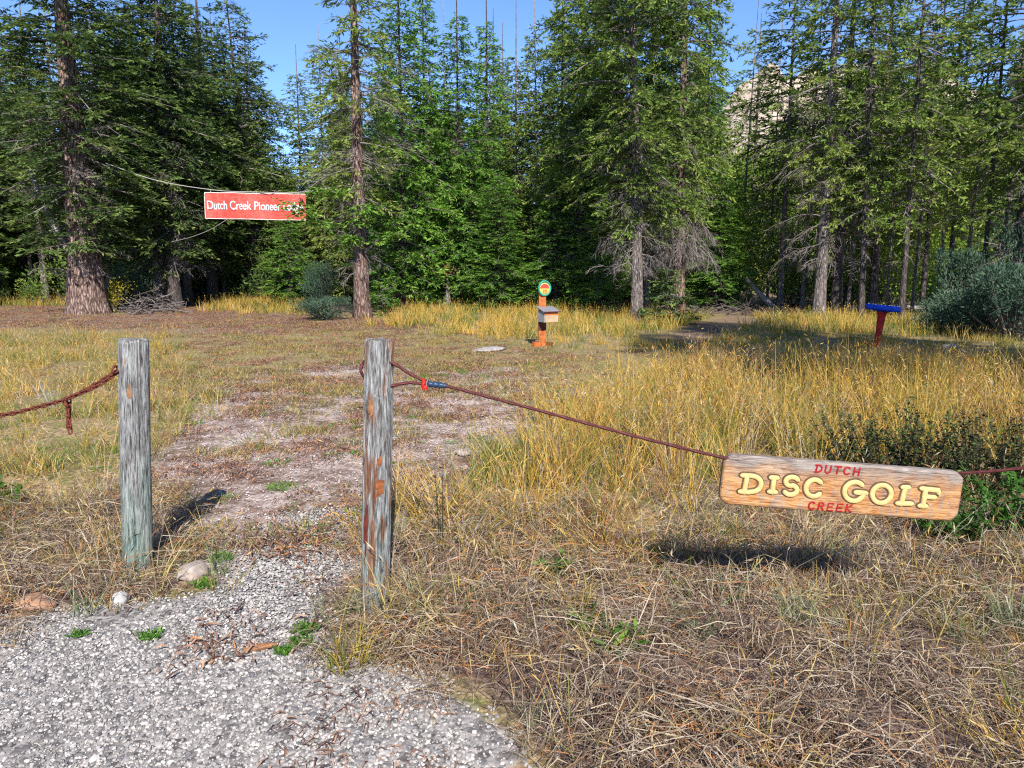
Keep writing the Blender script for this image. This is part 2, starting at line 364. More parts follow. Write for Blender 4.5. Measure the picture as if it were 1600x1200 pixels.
patchy = ramp(nt, math_(nt, 'ADD', math_(nt, 'MULTIPLY', med, .7), math_(nt, 'MULTIPLY', big, .35)), [(.46, (1, 1, 1)), (.60, (0, 0, 0))])
pathc = mix(nt, math_(nt, 'MULTIPLY', patchy, .9), dirt, pathc)
pf = ramp(nt, math_(nt, 'ADD', attr(nt, 'path'), math_(nt, 'MULTIPLY', math_(nt, 'SUBTRACT', med, .5), 1.4)), [(.35, (0, 0, 0)), (.6, (1, 1, 1))])
c = mix(nt, pf, c, pathc)
lit = ramp(nt, fine, [(.34, (.05, .03, .022)), (.48, (.16, .105, .075)), (.6, (.30, .22, .16)), (.74, (.44, .36, .26))])
lf = ramp(nt, math_(nt, 'ADD', attr(nt, 'litter'), math_(nt, 'MULTIPLY', math_(nt, 'SUBTRACT', med, .5), 1.0)), [(.35, (0, 0, 0)), (.65, (1, 1, 1))])
c = mix(nt, lf, c, lit)
tha = ramp(nt, fine, [(.36, (.04, .024, .02)), (.5, (.11, .07, .058)), (.68, (.24, .175, .145))])
tf = ramp(nt, math_(nt, 'ADD', attr(nt, 'thatch'), math_(nt, 'MULTIPLY', math_(nt, 'SUBTRACT', med, .5), .8)), [(.35, (0, 0, 0)), (.6, (1, 1, 1))])
c = mix(nt, tf, c, tha)
gra = ramp(nt, math_(nt, 'ADD', math_(nt, 'MULTIPLY', cellr, .75), math_(nt, 'MULTIPLY', fine, .25)), [(.1, (.07, .062, .06)), (.4, (.18, .165, .158)), (.7, (.30, .275, .26)), (.95, (.42, .38, .355))])
gf = ramp(nt, math_(nt, 'ADD', attr(nt, 'gravel'), math_(nt, 'MULTIPLY', math_(nt, 'SUBTRACT', med, .5), 1.0)), [(.38, (0, 0, 0)), (.6, (1, 1, 1))])
c = mix(nt, gf, c, gra)
nt.links.new(c, b.inputs['Base Color']); b.inputs['Roughness'].default_value = .95
hgt = math_(nt, 'ADD', math_(nt, 'MULTIPLY', vo.outputs['Distance'], -1.0), fine)
bump(nt, b, hgt, .6, .006)
ground = link('ground', me, m); tag(ground, kind='structure')

# ------------------------------------------------------------------ cliff
def cliffmesh():
    mb = MB(); nxx, nzz = 150, 50
    x = np.linspace(70, 520, nxx); t = np.linspace(0, 1, nzz)
    X, T = np.meshgrid(x, t)
    H = 56 + 22*fbm(X*.018, X*0+3, 40, 4) + 8*vnoise(X*.12, X*0, 41)
    H = H*smooth(X, 62, 92)**.5 + 2
    flute = fbm(X*.16, T*2.0, 43, 4)*16 + fbm(X*.5, T*4, 44, 3)*5
    Yb = 275 + 0.10*(X-90) + flute + 40*T*T - 26*(1-T)**2
    Z = H*T**0.8
    mb.add(np.stack([X, Yb, Z], -1).reshape(-1, 3), np.stack([(a := (np.arange(nzz-1)[:, None]*nxx + np.arange(nxx-1)).ravel()), a+1, a+nxx+1, a+nxx], 1))
    # a rear slope so that the cliff has a back
    Xb, Tb = np.meshgrid(x, np.linspace(0, 1, 8))
    top = np.interp(Xb.ravel(), x, Z[-1]).reshape(Xb.shape); ty = np.interp(Xb.ravel(), x, Yb[-1]).reshape(Xb.shape)
    mb.add(np.stack([Xb, ty+Tb*140, top*(1-Tb)**1.3], -1).reshape(-1, 3), np.stack([(a := (np.arange(7)[:, None]*nxx + np.arange(nxx-1)).ravel()), a+1, a+nxx+1, a+nxx], 1))
    return mb.mesh('cliff', smoothf=True)
m, nt, b = newmat('cliff_rock')
f = math_(nt, 'ADD', math_(nt, 'MULTIPLY', noise(nt, coords(nt, (.22, .22, .03)), 1.2, 6, .65), .7), math_(nt, 'MULTIPLY', noise(nt, coords(nt, (.05, .05, .4)), 1, 4), .35))
nt.links.new(ramp(nt, f, [(.35, (.20, .15, .12)), (.5, (.40, .31, .245)), (.7, (.54, .44, .36))]), b.inputs['Base Color']); bump(nt, b, f, .8, 3)
cl = link('cliff', cliffmesh(), m); tag(cl, kind='structure')

# ------------------------------------------------------------------ scattering (stuff)
PROTO = {}
def scatter(name, label, cat, protos, pts, scale, rz, tiltx=None, tilty=None):
    n = len(pts); me = bpy.data.meshes.new(name); me.vertices.add(n); me.vertices.foreach_set('co', np.asarray(pts, float).ravel())
    rot = np.zeros((n, 3)); rot[:, 2] = rz
    if tiltx is not None: rot[:, 0] = tiltx
    if tilty is not None: rot[:, 1] = tilty
    me.attributes.new('rot', 'FLOAT_VECTOR', 'POINT').data.foreach_set('vector', rot.ravel())
    sc = np.asarray(scale, float); sc = np.repeat(sc[:, None], 3, 1) if sc.ndim == 1 else sc
    me.attributes.new('scl', 'FLOAT_VECTOR', 'POINT').data.foreach_set('vector', sc.ravel())
    me.attributes.new('pick', 'INT', 'POINT').data.foreach_set('value', rng.integers(0, len(protos), n).astype(np.int32))
    o = link(name, me); tag(o, label, cat, kind='stuff')
    ng = bpy.data.node_groups.new(name+'_scatter', 'GeometryNodeTree')
    ng.interface.new_socket('Geometry', in_out='INPUT', socket_type='NodeSocketGeometry'); ng.interface.new_socket('Geometry', in_out='OUTPUT', socket_type='NodeSocketGeometry')
    gi = ng.nodes.new('NodeGroupInput'); go = ng.nodes.new('NodeGroupOutput')
    iop = ng.nodes.new('GeometryNodeInstanceOnPoints'); iop.inputs['Pick Instance'].default_value = True
    jn = ng.nodes.new('GeometryNodeJoinGeometry')
    for pm in protos:
        if pm.name not in PROTO: PROTO[pm.name] = bpy.data.objects.new(pm.name, pm)
        ob = ng.nodes.new('GeometryNodeObjectInfo'); ob.inputs['Object'].default_value = PROTO[pm.name]; ob.inputs['As Instance'].default_value = False
        g2 = ng.nodes.new('GeometryNodeGeometryToInstance'); ng.links.new(ob.outputs['Geometry'], g2.inputs[0]); ng.links.new(g2.outputs[0], jn.inputs[0])
    def na(nm, t):
        a = ng.nodes.new('GeometryNodeInputNamedAttribute'); a.data_type = t; a.inputs['Name'].default_value = nm; return a.outputs['Attribute']
    ng.links.new(gi.outputs[0], iop.inputs['Points']); ng.links.new(jn.outputs[0], iop.inputs['Instance'])
    ng.links.new(na('pick', 'INT'), iop.inputs['Instance Index'])
    e2r = ng.nodes.new('FunctionNodeEulerToRotation'); ng.links.new(na('rot', 'FLOAT_VECTOR'), e2r.inputs[0]); ng.links.new(e2r.outputs[0], iop.inputs['Rotation'])
    ng.links.new(na('scl', 'FLOAT_VECTOR'), iop.inputs['Scale'])
    ng.links.new(iop.outputs[0], go.inputs[0])
    md = o.modifiers.new('scatter', 'NODES'); md.node_group = ng
    return o
def fill(P, density, dens_fn=None, margin=.15, clip=(-14, 20, 1.7, 45)):
    """random points in polygon P, ragged edge"""
    x0, y0 = np.maximum(P.min(0)-.5, [clip[0], clip[2]]); x1, y1 = np.minimum(P.max(0)+.5, [clip[1], clip[3]])
    n = int((x1-x0)*(y1-y0)*density)
    x = rng.uniform(x0, x1, n); y = rng.uniform(y0, y1, n)
    vis = np.abs(x) < 0.72*y + 1.6
    x, y = x[vis], y[vis]
    s = sdist(P, x, y) + (fbm(x*1.3, y*1.3, 21, 3)-.5)*.7
    k = s > rng.uniform(-margin, margin, len(x))
    x, y = x[k], y[k]
    for c_, r_ in KEEP: k = ((x-c_.x)**2 + ((y-c_.y+.06)*.8)**2) > r_*r_; x, y = x[k], y[k]
    if dens_fn is not None:
        k = rng.random(len(x)) < dens_fn(x, y); x, y = x[k], y[k]
    return np.stack([x, y, gz(x, y)], 1)
KEEP = [(gp(300, 898), .13), (gp(189, 948), .08), (gp(54, 950), .07), (gp(548, 1035), .05)]
def tuft(name, mat, n, h, rad, width, lean=.5, hv=.35, curl=.5, heads=0, tint=(.1, .95), segs=4):
    mb = MB(); a = rng.uniform(0, 2*math.pi, n); r = rad*np.sqrt(rng.random(n))
    base = np.stack([r*np.cos(a), r*np.sin(a), np.full(n, -.01)], 1)
    a2 = a + rng.normal(0, .9, n); out = np.stack([np.cos(a2), np.sin(a2), np.zeros(n)], 1)
    H = h*(1 + rng.uniform(-hv, hv, n)); ln = np.abs(rng.normal(0, lean, n)) + .05; cu = rng.uniform(0, curl, n)
    t = np.linspace(0, 1, segs)
    P = base[:, None, :] + np.stack([np.zeros((n, segs)), np.zeros((n, segs)), H[:, None]*(t - .25*cu[:, None]*t*t)], -1) + out[:, None, :]*(H[:, None]*(ln[:, None]*t*.6 + cu[:, None]*t**2.4*.8))[..., None]
    sa = rng.uniform(0, math.pi, n); S = np.stack([np.cos(sa), np.sin(sa), np.zeros(n)], 1)
    W = width*np.interp(t, [0, .3, 1], [.7, 1, .12])
    T = rng.uniform(tint[0], tint[1], n)
    mb.strips(P, W, S, T)
    if heads:
        k = rng.choice(n, min(n, heads), False)
        for q in range(4):
            p0 = P[k, -1] + (P[k, -1]-P[k, -2])*(-.4+.25*q); d = unit(unit(P[k, -1]-P[k, -2]) + rng.normal(0, .35, (len(k), 3)))
            s_ = unit(rng.normal(0, 1, (len(k), 3)))
            mb.leaves(p0, d, s_, np.full(len(k), .05), np.full(len(k), .004+width*.5), np.clip(T[k]+.15, 0, 1))
    return mb.mesh(name, [mat])
def flatstraw(name, mat, n, rad, L, width, tint=(0, 1), zr=.05):
    mb = MB(); p = rng.normal(0, rad*.5, (n, 3)); p[:, 2] = np.abs(rng.normal(0, zr, n))
    a = rng.uniform(0, 2*math.pi, n); el = rng.normal(.05, .22, n); l = L*rng.uniform(.4, 1.2, n)
    d = np.stack([np.cos(a)*np.cos(el), np.sin(a)*np.cos(el), np.sin(el)], 1); t = np.linspace(-.5, .5, 3)
    P = p[:, None, :] + d[:, None, :]*(l[:, None]*t)[..., None]; P[:, 1, 2] += rng.uniform(0, .03, n); P[..., 2] = np.maximum(P[..., 2], .002)
    sa = unit(np.cross(d, rng.normal(0, 1, (n, 3))+np.array([0, 0, 1.5])))
    mb.strips(P, np.array([.6, 1, .4])*width, sa, rng.uniform(tint[0], tint[1], n))
    return mb.mesh(name, [mat])
def pebble(name, mat, flat=.65):
    import bmesh
    bm = bmesh.new(); bmesh.ops.create_icosphere(bm, subdivisions=1, radius=1)
    s = rng.uniform(.6, 1.0, 3); s[2] *= flat
    for v_ in bm.verts:
        k = 1 + rng.uniform(-.28, .22); v_.co = Vector((v_.co.x*s[0]*k, v_.co.y*s[1]*k, v_.co.z*s[2]*k))
    me = bpy.data.meshes.new(name); bm.to_mesh(me); bm.free(); me.materials.append(mat); return me
def mat_tuft(name, mat, n, rad):
    """low mat of small green leaves"""
    mb = MB(); a = rng.uniform(0, 6.28, n); r = rad*np.sqrt(rng.random(n)); p = np.stack([r*np.cos(a), r*np.sin(a), rng.uniform(0, .015, n)], 1)
    el = rng.uniform(.1, 1.2, n); b_ = rng.uniform(0, 6.28, n); d = np.stack([np.cos(b_)*np.cos(el), np.sin(b_)*np.cos(el), np.sin(el)], 1)
    s_ = unit(np.cross(d, rng.normal(0, 1, (n, 3)))); mb.leaves(p, d, s_, rng.uniform(.015, .045, n), rng.uniform(.004, .011, n), rng.uniform(0, 1, n))
    return mb.mesh(name, [mat])
U = lambda n, a, b: rng.uniform(a, b, n)

# gravel
peb = [pebble('pebble_mesh', M['gravel']) for _ in range(6)]; pebp = [pebble('pebble_pink_mesh', M['gravel_pink']) for _ in range(4)]
p = fill(Z_GRAVEL, 8500, lambda x, y: (.35+.65*smooth(fbm(x*1.7, y*1.7, 63, 4), .34, .48))*np.where(y < 4.4, 1, .75), .1, (-4.5, 4.5, 1.9, 7)); n = len(p)
s = .0042 + .008*rng.random(n)**2.8 + (rng.random(n) < .015)*.012*rng.random(n)
scatter('gravel', 'loose grey gravel covering the driveway edge in the foreground', 'gravel', peb, p+[0, 0, .003], s, U(n, 0, 6.28), U(n, -.4, .4), U(n, -.4, .4))
p = fill(Z_PATH, 900, lambda x, y: .35+.65*(fbm(x*2.5, y*2.5, 60, 3) > .5), .35, (-4, 4, 3, 13)); n = len(p)
s = .005 + .008*rng.random(n)**3
scatter('path_gravel', 'pinkish small stones pressed into the worn dirt path between the posts', 'gravel', pebp, p+[0, 0, -.002], s, U(n, 0, 6.28), U(n, -.4, .4), U(n, -.4, .4))
# thatch and straw
fs = [flatstraw('straw_mesh', M['straw'], 95, .17, .15, .0030) for _ in range(4)]
p = np.vstack([fill(Z_THATCH_R, 44, None, .3, (-2, 4.5, 1.9, 6)), fill(Z_THATCH_L, 40, None, .3, (-5, 1, 2.2, 7))]); n = len(p)
scatter('straw_thatch', 'matted grey brown dead grass lying flat on the foreground ground', 'dead grass', fs, p, U(n, .7, 1.35), U(n, 0, 6.28))
cl_ = [tuft('thatch_clump_mesh', M[q], 75, .12, .07, .0034, .95, .5, .9, 3, (.1, 1.)) for q in ('straw', 'straw', 'grass_mixed', 'grass_gold')]
p = np.vstack([fill(Z_THATCH_R, 11, None, .2, (-2, 4.5, 1.9, 6)), fill(Z_THATCH_L, 8, None, .2, (-5, 1, 2.2, 7))]); n = len(p)
scatter('thatch_clumps', 'low tufts of dry straw coloured grass in the foreground', 'dead grass', cl_, p, U(n, .6, 1.3), U(n, 0, 6.28))
# brown needle litter
ls = [flatstraw('litter_mesh', M['litter'], 45, .2, .07, .008, zr=.012) for _ in range(4)]
p = np.vstack([fill(Z_SHORT, 9, None, .8, (-9, 8, 6, 24)), fill(Z_LITTER, 14, None, 1., (-20, 6, 15, 30)), fill(Z_PATH, 20, lambda x, y: fbm(x*1.5, y*2.5, 61, 3) < .50, .3, (-4, 4, 3, 13)), fill(Z_GRAVEL, 5, lambda x, y: fbm(x*1.5, y*1.5, 62, 3) > .45, .2, (-4, 3, 1.9, 6)), fill(Z_THATCH_R, 3, None, .3, (-2, 4.5, 2, 6)), fill(Z_THATCH_L, 4, None, .3, (-5, 1, 2.2, 7))]); n = len(p)
scatter('needle_litter', 'brown fallen needles and leaf bits strewn over the bare ground', 'litter', ls, p, U(n, .6, 1.2), U(n, 0, 6.28))
# tall golden grass on the right
tg = [tuft('tall_grass_mesh', M['grass_gold'], 34, .46, .11, .0055, .38, .45, .7, 8, (.05, .95)) for _ in range(4)] + [tuft('tall_grass_mixed_mesh', M['grass_mixed'], 34, .36, .12, .0055, .45, .4, .7, 5, (.0, .9)) for _ in range(2)] + [tuft('tall_grass_green_mesh', M['grass_green'], 34, .3, .11, .006, .45, .4, .6, 2, (.0, .9)), tuft('tall_grass_brown_mesh', M['straw'], 22, .42, .12, .005, .4, .4, .5, 8, (.05, .6))]
p = fill(Z_TALL, 32, lambda x, y: .35+.65*smooth(fbm(x*1.0, y*1.0, 70, 3), .36, .50), .5, (-2, 13, 3.2, 17)); n = len(p)
hs = (.75+.35*smooth(p[:, 1], 4.5, 7)-.55*smooth(p[:, 1], 8.5, 12)) * (.75+.5*fbm(p[:, 0]*.8, p[:, 1]*.8, 71, 2)) * np.where(p[:, 1] < 5, .85, 1)
scatter('tall_grass', 'tall golden dry grass filling the right side behind the hanging sign', 'grass', tg, p, np.stack([hs*0+U(n, .85, 1.2), hs*0+U(n, .85, 1.2), hs*U(n, .8, 1.2)], 1), U(n, 0, 6.28))
# far yellow grass along the forest edge
fg = [tuft('far_grass_mesh', M['grass_gold'], 30, .30, .2, .012, .35, .4, .5, 6, (.0, .8)) for _ in range(3)] + [tuft('far_grass_green_mesh', M['grass_mixed'], 30, .24, .2, .012, .4, .4, .5, 4, (.0, .7)) for _ in range(3)]
Z_FAR2 = poly([(-600, 462), (-600, 486), (0, 480), (110, 478), (110, 464)]); Z_FAR3 = poly([(330, 486), (340, 470), (470, 470), (480, 494), (420, 492)])
p = np.vstack([fill(Z_FAR, 9, lambda x, y: .5+.5*(fbm(x*.6, y*.6, 73, 3) > .45), .8, (-6, 22, 12, 36)), fill(Z_FAR2, 6, None, .8, (-30, 0, 20, 45)), fill(Z_FAR3, 7, None, .6, (-16, 0, 20, 40))]); n = len(p)
inr = sdist(Z_TRAIL, p[:, 0], p[:, 1]); p = p[inr < .1]; n = len(p)
scatter('forest_edge_grass', 'yellow grass growing along the foot of the forest', 'grass', fg, p, U(n, .5, 1.1)*np.where(p[:, 1] < 17, .6, 1.15), U(n, 0, 6.28))
# left meadow grass
lg = [tuft('meadow_grass_mesh', M['grass_mixed'], 30, .17, .12, .005, .75, .5, .8, 4, (.0, .95)) for _ in range(3)] + [tuft('meadow_grass_gold_mesh', M['grass_gold'], 26, .19, .12, .005, .65, .45, .7, 6, (.1, 1.))] + [tuft('meadow_straw_mesh', M['straw'], 26, .16, .12, .0045, .7, .45, .7, 4, (.2, 1.)), tuft('meadow_green_mesh', M['grass_green'], 30, .15, .11, .005, .7, .45, .7, 0, (.0, 1.))]
p = fill(Z_LEFT, 30, lambda x, y: .3+.7*smooth(fbm(x*1.2, y*1.2, 75, 3), .38, .54), .4, (-12, -1, 4, 18)); n = len(p)
scatter('meadow_grass', 'mixed green and golden low grass left of the first post', 'grass', lg, p, U(n, .6, 1.2)*(.55+.9*fbm(p[:, 0]*.9, p[:, 1]*.9, 76, 3)), U(n, 0, 6.28))
# short turf on the clearing
sg = [tuft('short_turf_mesh', M['grass_mixed'], 26, .06, .13, .006, .9, .5, .8, 0, (.0, 1), 3) for _ in range(3)] + [tuft('short_turf_green_mesh', M['grass_green'], 26, .045, .12, .005, .9, .5, .8, 0, (.0, .9), 3)]
p = np.vstack([fill(Z_SHORT, 34, lambda x, y: smooth(fbm(x*1.4, y*1.4, 77, 4), .40, .56), .8, (-9, 8, 5.5, 24)), fill(Z_LITTER, 10, lambda x, y: smooth(fbm(x*.9, y*1.4, 79, 4), .50, .6), .8, (-18, 6, 15, 30)), fill(Z_PATH, 40, lambda x, y: smooth(fbm(x*1.8, y*3.0, 78, 4), .52, .60), .5, (-4, 4, 3.5, 13))]); n = len(p)
scatter('short_turf', 'short patchy olive turf on the clearing beyond the posts', 'grass', sg, p, U(n, .7, 1.3), U(n, 0, 6.28))
# little green mats on the path
mt = [mat_tuft('green_mat_mesh', M['weed_green'], 70, .09) for _ in range(3)]
p = np.vstack([fill(Z_PATH, 9, lambda x, y: fbm(x*1.8, y*1.8, 81, 3) > .60, .4, (-4, 4, 3, 12)), fill(Z_GRAVEL, 5.0, lambda x, y: fbm(x*1.8, y*1.8, 81, 3) > .55, .1, (-3, 2, 2.0, 5))]); n = len(p)
scatter('green_ground_mats', 'small low green plant mats dotting the gravel and the path', 'ground cover', mt, p, U(n, .5, 1.2), U(n, 0, 6.28))
# upright sparse stalks in the foreground thatch and around the posts
stl = [tuft('stalk_mesh', M['straw'], 12, .24, .09, .0042, .55, .5, .7, 3, (.25, 1.)) for _ in range(3)] + [tuft('stalk_gold_mesh', M['grass_mixed'], 16, .22, .09, .0042, .55, .5, .7, 4, (.2, 1.)) for _ in range(3)] + [tuft('stalk_green_mesh', M['grass_green'], 22, .15, .06, .0045, .6, .5, .6, 0, (.0, .9)), tuft('stalk_blue_mesh', M['grass_blue'], 26, .15, .05, .004, .6, .5, .6, 0, (.0, .9))]
Zp1 = poly([(130, 935), (150, 850), (240, 850), (290, 900), (230, 940)]); Zp2 = poly([(540, 985), (545, 900), (650, 880), (720, 940), (640, 985)])
upg = lambda x, y: .22+.78*smooth(y, 3.0, 4.4)*(.4+.6*(fbm(x*1.6, y*1.6, 90, 3) > .45))
p = np.vstack([fill(Z_THATCH_R, 60, upg, .3, (-2, 4.5, 2.1, 6.2)), fill(Z_THATCH_L, 18, None, .3, (-5, 1, 2.5, 7)), fill(Zp1, 60, None, .1), fill(Zp2, 45, None, .1)]); n = len(p)
scatter('dry_stalks', 'thin upright dry grass stalks in the foreground and round the post feet', 'grass', stl, p, U(n, .6, 1.25), U(n, 0, 6.28))

# ------------------------------------------------------------------ posts
def postmesh(name, r, h, seed, mat, flat=False):
    mb = MB(); S, R = 128, 150
    th = np.arange(S)*2*math.pi/S; z = np.concatenate([np.linspace(-.25, h-.03, R-6), h - .03 + .03*np.sin(np.linspace(.15, 1, 6)*math.pi/2)])
    TH, Z = np.meshgrid(th, z)
    cx, cy = np.cos(TH), np.sin(TH)
    rr = r*(1 + .025*np.cos(3*TH+seed) + .03*np.cos(5*TH+Z*.6+seed*2))
    g = fbm(np.cos(TH)*7+np.sin(TH)*7*1.7+seed*5, Z*1.1 + np.sin(TH)*3, seed, 3); rr = rr*(1 - .05*np.clip(.52-g, 0, 1)*4)
    for k in range(26):       # drying checks
        a0 = hashn(k, seed, 1)*6.28; z0 = .1+hashn(k, seed, 2)*(h-.05); L = .06+.3*hashn(k, seed, 3)**2
        da = np.abs((TH - a0 - .1*np.sin(Z*5+k) + math.pi) % (2*math.pi) - math.pi)
        rr = rr - r*(.10+.18*hashn(k, seed, 9))*np.exp(-(da/(.028+.03*hashn(k, seed, 8)))**2)*np.exp(-((Z-z0)/L)**4)
    cap = np.concatenate([np.zeros(R-6), (.10 if flat else .26)*np.linspace(0, 1, 6)**2.0])
    rr = rr*(1-cap[:, None])
    if flat:                  # a slab split off the upper front
        fx = -.25; nrm = cx*math.cos(-1.85)+cy*math.sin(-1.85); lim = r*np.interp(Z, [h*.74, h*.80, h], [9, .80, .72])
        rr = np.where((nrm > .05) & (rr*nrm > lim), lim/np.maximum(nrm, .05), rr)
    topw = np.clip((Z-(h-.12))/.12, 0, 1)**2; v = np.stack([rr*cx, rr*cy, Z + topw*(.022*(fbm(cx*2.2+seed, cy*2.2, seed+3, 3)-.5))], -1).reshape(-1, 3)
    i, j = np.meshgrid(np.arange(R-1), np.arange(S), indexing='ij'); k = (j+1) % S
    mb.add(v, np.stack([i*S+j, i*S+k, (i+1)*S+k, (i+1)*S+j], -1).reshape(-1, 4))
    # end grain top
    top = v[(R-1)*S:]; rings = [top]
    for q in (.66, .33): c_ = top.mean(0); t2 = c_+(top-c_)*q; t2[:, 2] += .004 - .01*fbm(t2[:, 0]*40, t2[:, 1]*40, seed, 2); rings.append(t2)
    vv = np.vstack(rings+[top.mean(0)[None]]); ff = []
    for q in range(2): ff += [[q*S+a, q*S+(a+1) % S, (q+1)*S+(a+1) % S, (q+1)*S+a] for a in range(S)]
    mb.add(vv, np.array(ff)); mb.add(vv, np.array([[2*S+a, 2*S+(a+1) % S, 3*S] for a in range(S)]))
    return mb.mesh(name, [mat], True)
def patch(parent, name, mat, ang, z, hw, hh, r, seed):
    """a scar of raw timber: a shallow curved lens with ragged edge"""
    mb = MB(); n = 14; pts = [(0, 0)]
    for k in range(n):
        a = k*2*math.pi/n; q = .55+.75*hashn(k, seed, 4); pts.append((math.cos(a)*hw*q, math.sin(a)*hh*q))
    v = []
    for k, (u, zz) in enumerate(pts):
        al = ang + u/r; R_ = r + (.004 if k == 0 else .0005); v.append((R_*math.cos(al), R_*math.sin(al), z+zz))
    mb.add(v, [[0, 1+k, 1+(k+1) % n] for k in range(n)])
    return link(name, mb.mesh(name, [mat], True), None, parent)
def post(px, py, ptop, r, seed, mat, label, lean=(0, 0), flat=False, g='weathered timber posts'):
    b_ = gpt(px, py); h = at(px, ptop, b_.y).z - b_.z
    root = empty('timber_post', b_, (lean[1], lean[0], .3*seed)); tag(root, label, 'post', g)
    link('shaft', postmesh('post_mesh', r, h, seed, mat, flat), None, root)
    return root, b_, h
post1, P1, H1 = post(216, 893, 529, .073, 1, M['post_a'], 'grey weathered round post with rusty chain, left of the path', (.046, 0))
post2, P2, H2 = post(586, 948, 530, .066, 2, M['post_b'], 'grey post with split flat top and cable looped through it, right of the path', (.045, 0), True)
fr = -math.pi/2
patch(post1, 'raw_scar', M['raw_wood'], fr-.3, H1*.787, .017, .04, .0715, 3); patch(post1, 'raw_scar', M['raw_wood'], fr-.45, H1*.91, .008, .09, .0715, 4)
patch(post2, 'raw_scar', M['raw_wood'], fr-1.0, H2*.76, .015, .042, .0655, 5); patch(post2, 'raw_scar', M['scar'], fr-.3, H2*.565, .013, .024, .0655, 6)
patch(post2, 'raw_scar', M['scar'], fr-.28, H2*.47, .022, .06, .0655, 7); patch(post2, 'raw_scar', M['stain_dark'], fr-1.25, H2*.30, .016, .12, .0655, 8)
# the two posts that carry the far ends of chain and cable, beyond the edges of the picture
def simple_post(x, y, h, seed, label):
    r_ = empty('timber_post', (x, y, float(gz(x, y))), (0, .02, seed)); tag(r_, label, 'post', 'weathered timber posts'); link('shaft', postmesh('post_mesh', .07, h, seed, M['post_a']), None, r_); return r_
simple_post(-4.6, 3.75, 1.15, 4, 'grey post holding the far left end of the chain')
simple_post(4.35, 2.6, 1.15, 5, 'grey post holding the far right end of the cable')

# ------------------------------------------------------------------ chain
def linkmesh():
    mb = MB(); n = 14; t = np.arange(n+1)*2*math.pi/n; L, W = .0125, .0085
    x = np.cos(t)*W + 0*t; z = np.sin(t)*W + np.sign(np.sin(t))*L*np.minimum(1, np.abs(np.sin(t))*1.6)
    mb.tube(np.stack([z, x, 0*t], 1), .0042, 6, cap=False); return mb.mesh('chain_link_mesh', [M['rust']], True)
LM = linkmesh()
def run(pts, pitch):
    P = np.array([tuple(q) for q in pts]); seg = np.linalg.norm(np.diff(P, axis=0), axis=1); s = np.concatenate([[0], np.cumsum(seg)])
    n = int(s[-1]/pitch); ss = (np.arange(n)+.5)*s[-1]/n
    Q = np.stack([np.interp(ss, s, P[:, k]) for k in range(3)], 1); T = np.stack([np.interp(np.minimum(ss+.004, s[-1]), s, P[:, k]) - np.interp(np.maximum(ss-.004, 0), s, P[:, k]) for k in range(3)], 1)
    return Q, unit(T)
def catm(pts, n=12):
    P = [Vector(p) for p in pts]; P = [2*P[0]-P[1]] + P + [2*P[-1]-P[-2]]; out = []
    for i in range(1, len(P)-2):
        for k in range(n):
            t = k/n; a, b_, c_, d = P[i-1], P[i], P[i+1], P[i+2]
            out.append(.5*((2*b_) + (c_-a)*t + (2*a-5*b_+4*c_-d)*t*t + (3*b_-a-3*c_+d)*t**3))
    return out + [P[-2]]
chain = empty('rusty_chain', at(185, 583, P1.y)); tag(chain, 'rusty red steel chain running left from the grey post', 'chain')
Y1 = P1.y - .01
A_ = at(187, 577, Y1); B_ = at(107, 622, Y1-.03); C_ = at(0, 649, Y1-.06); D_ = at(-150, 668, Y1-.1); E_ = Vector((-4.55, 3.72, .86))
strands = [catm([A_, at(150, 600, Y1-.02), B_, at(55, 637, Y1-.04), C_, D_, Vector((-3.6, 3.78, .80)), E_]),
           catm([A_+Vector((0, -.02, -.012)), at(150, 604, Y1-.045), B_+Vector((0, -.02, -.004)), B_+Vector((.002, -.02, -.05)), at(110, 676, Y1-.05)]),
           catm([B_+Vector((-.004, .012, 0)), B_+Vector((-.008, .012, -.06)), at(106, 668, Y1-.02)])]
for st in strands:
    Q, T = run(st, .0265)
    for k in range(len(Q)):
        o = link('chain_link', LM, None, chain); d = Vector(T[k]); q = d.to_track_quat('X', 'Z')
        o.rotation_euler = (q.to_matrix() @ Matrix.Rotation((k % 2)*math.pi/2 + .5 + random.uniform(-.2, .2), 3, 'X')).to_euler(); o.location = Vector(Q[k]) - chain.location
mb = MB(); mb.tube([tuple(A_-chain.location+Vector((.05, 0, .004))), tuple(A_-chain.location+Vector((-.012, -.004, 0)))], .009, 8); mb.tube([tuple(A_-chain.location+Vector((-.012, -.022+.03*math.sin(t), .018*math.cos(t)))) for t in np.linspace(0, 6.3, 12)], .006, 6)
link('eye_bolt', mb.mesh('eye_bolt', [M['rust']], True), None, chain)

# ------------------------------------------------------------------ cable
cable = empty('steel_cable', at(665, 600, P2.y)); tag(cable, 'dark red steel cable looped through the right post and sagging to the sign', 'cable')
co = cable.location
SY = 3.26
def cab(pts, r, name='cable_strand', n=16):
    P = catm(pts, n); mb = MB(); mb.tube([tuple(p-co) for p in P], r, 24, cap=True, lob=.14, twist=.22)
    return link(name, mb.mesh(name, [M['cable']], True), None, cable)
clampP = at(662, 600, P2.y-.01)
up_h = at(612, 567, P2.y); lo_h = at(609, 603, P2.y)
LJ, RJ = at(1131, 715, SY), at(1497, 740, SY-.02)
cab([at(694, 602, P2.y-.02), at(800, 630, P2.y-.08), at(900, 657, P2.y-.14), at(1010, 686, P2.y-.2), LJ, LJ+Vector((.12, 0, -.015))], .0065)
R2 = at(1600, 731, SY-.13); cab([RJ-(R2-RJ)*.45, RJ, R2, R2+(R2-RJ)*2.2+Vector((0, 0, .03)), Vector((4.3, 2.6, .95))], .0065)
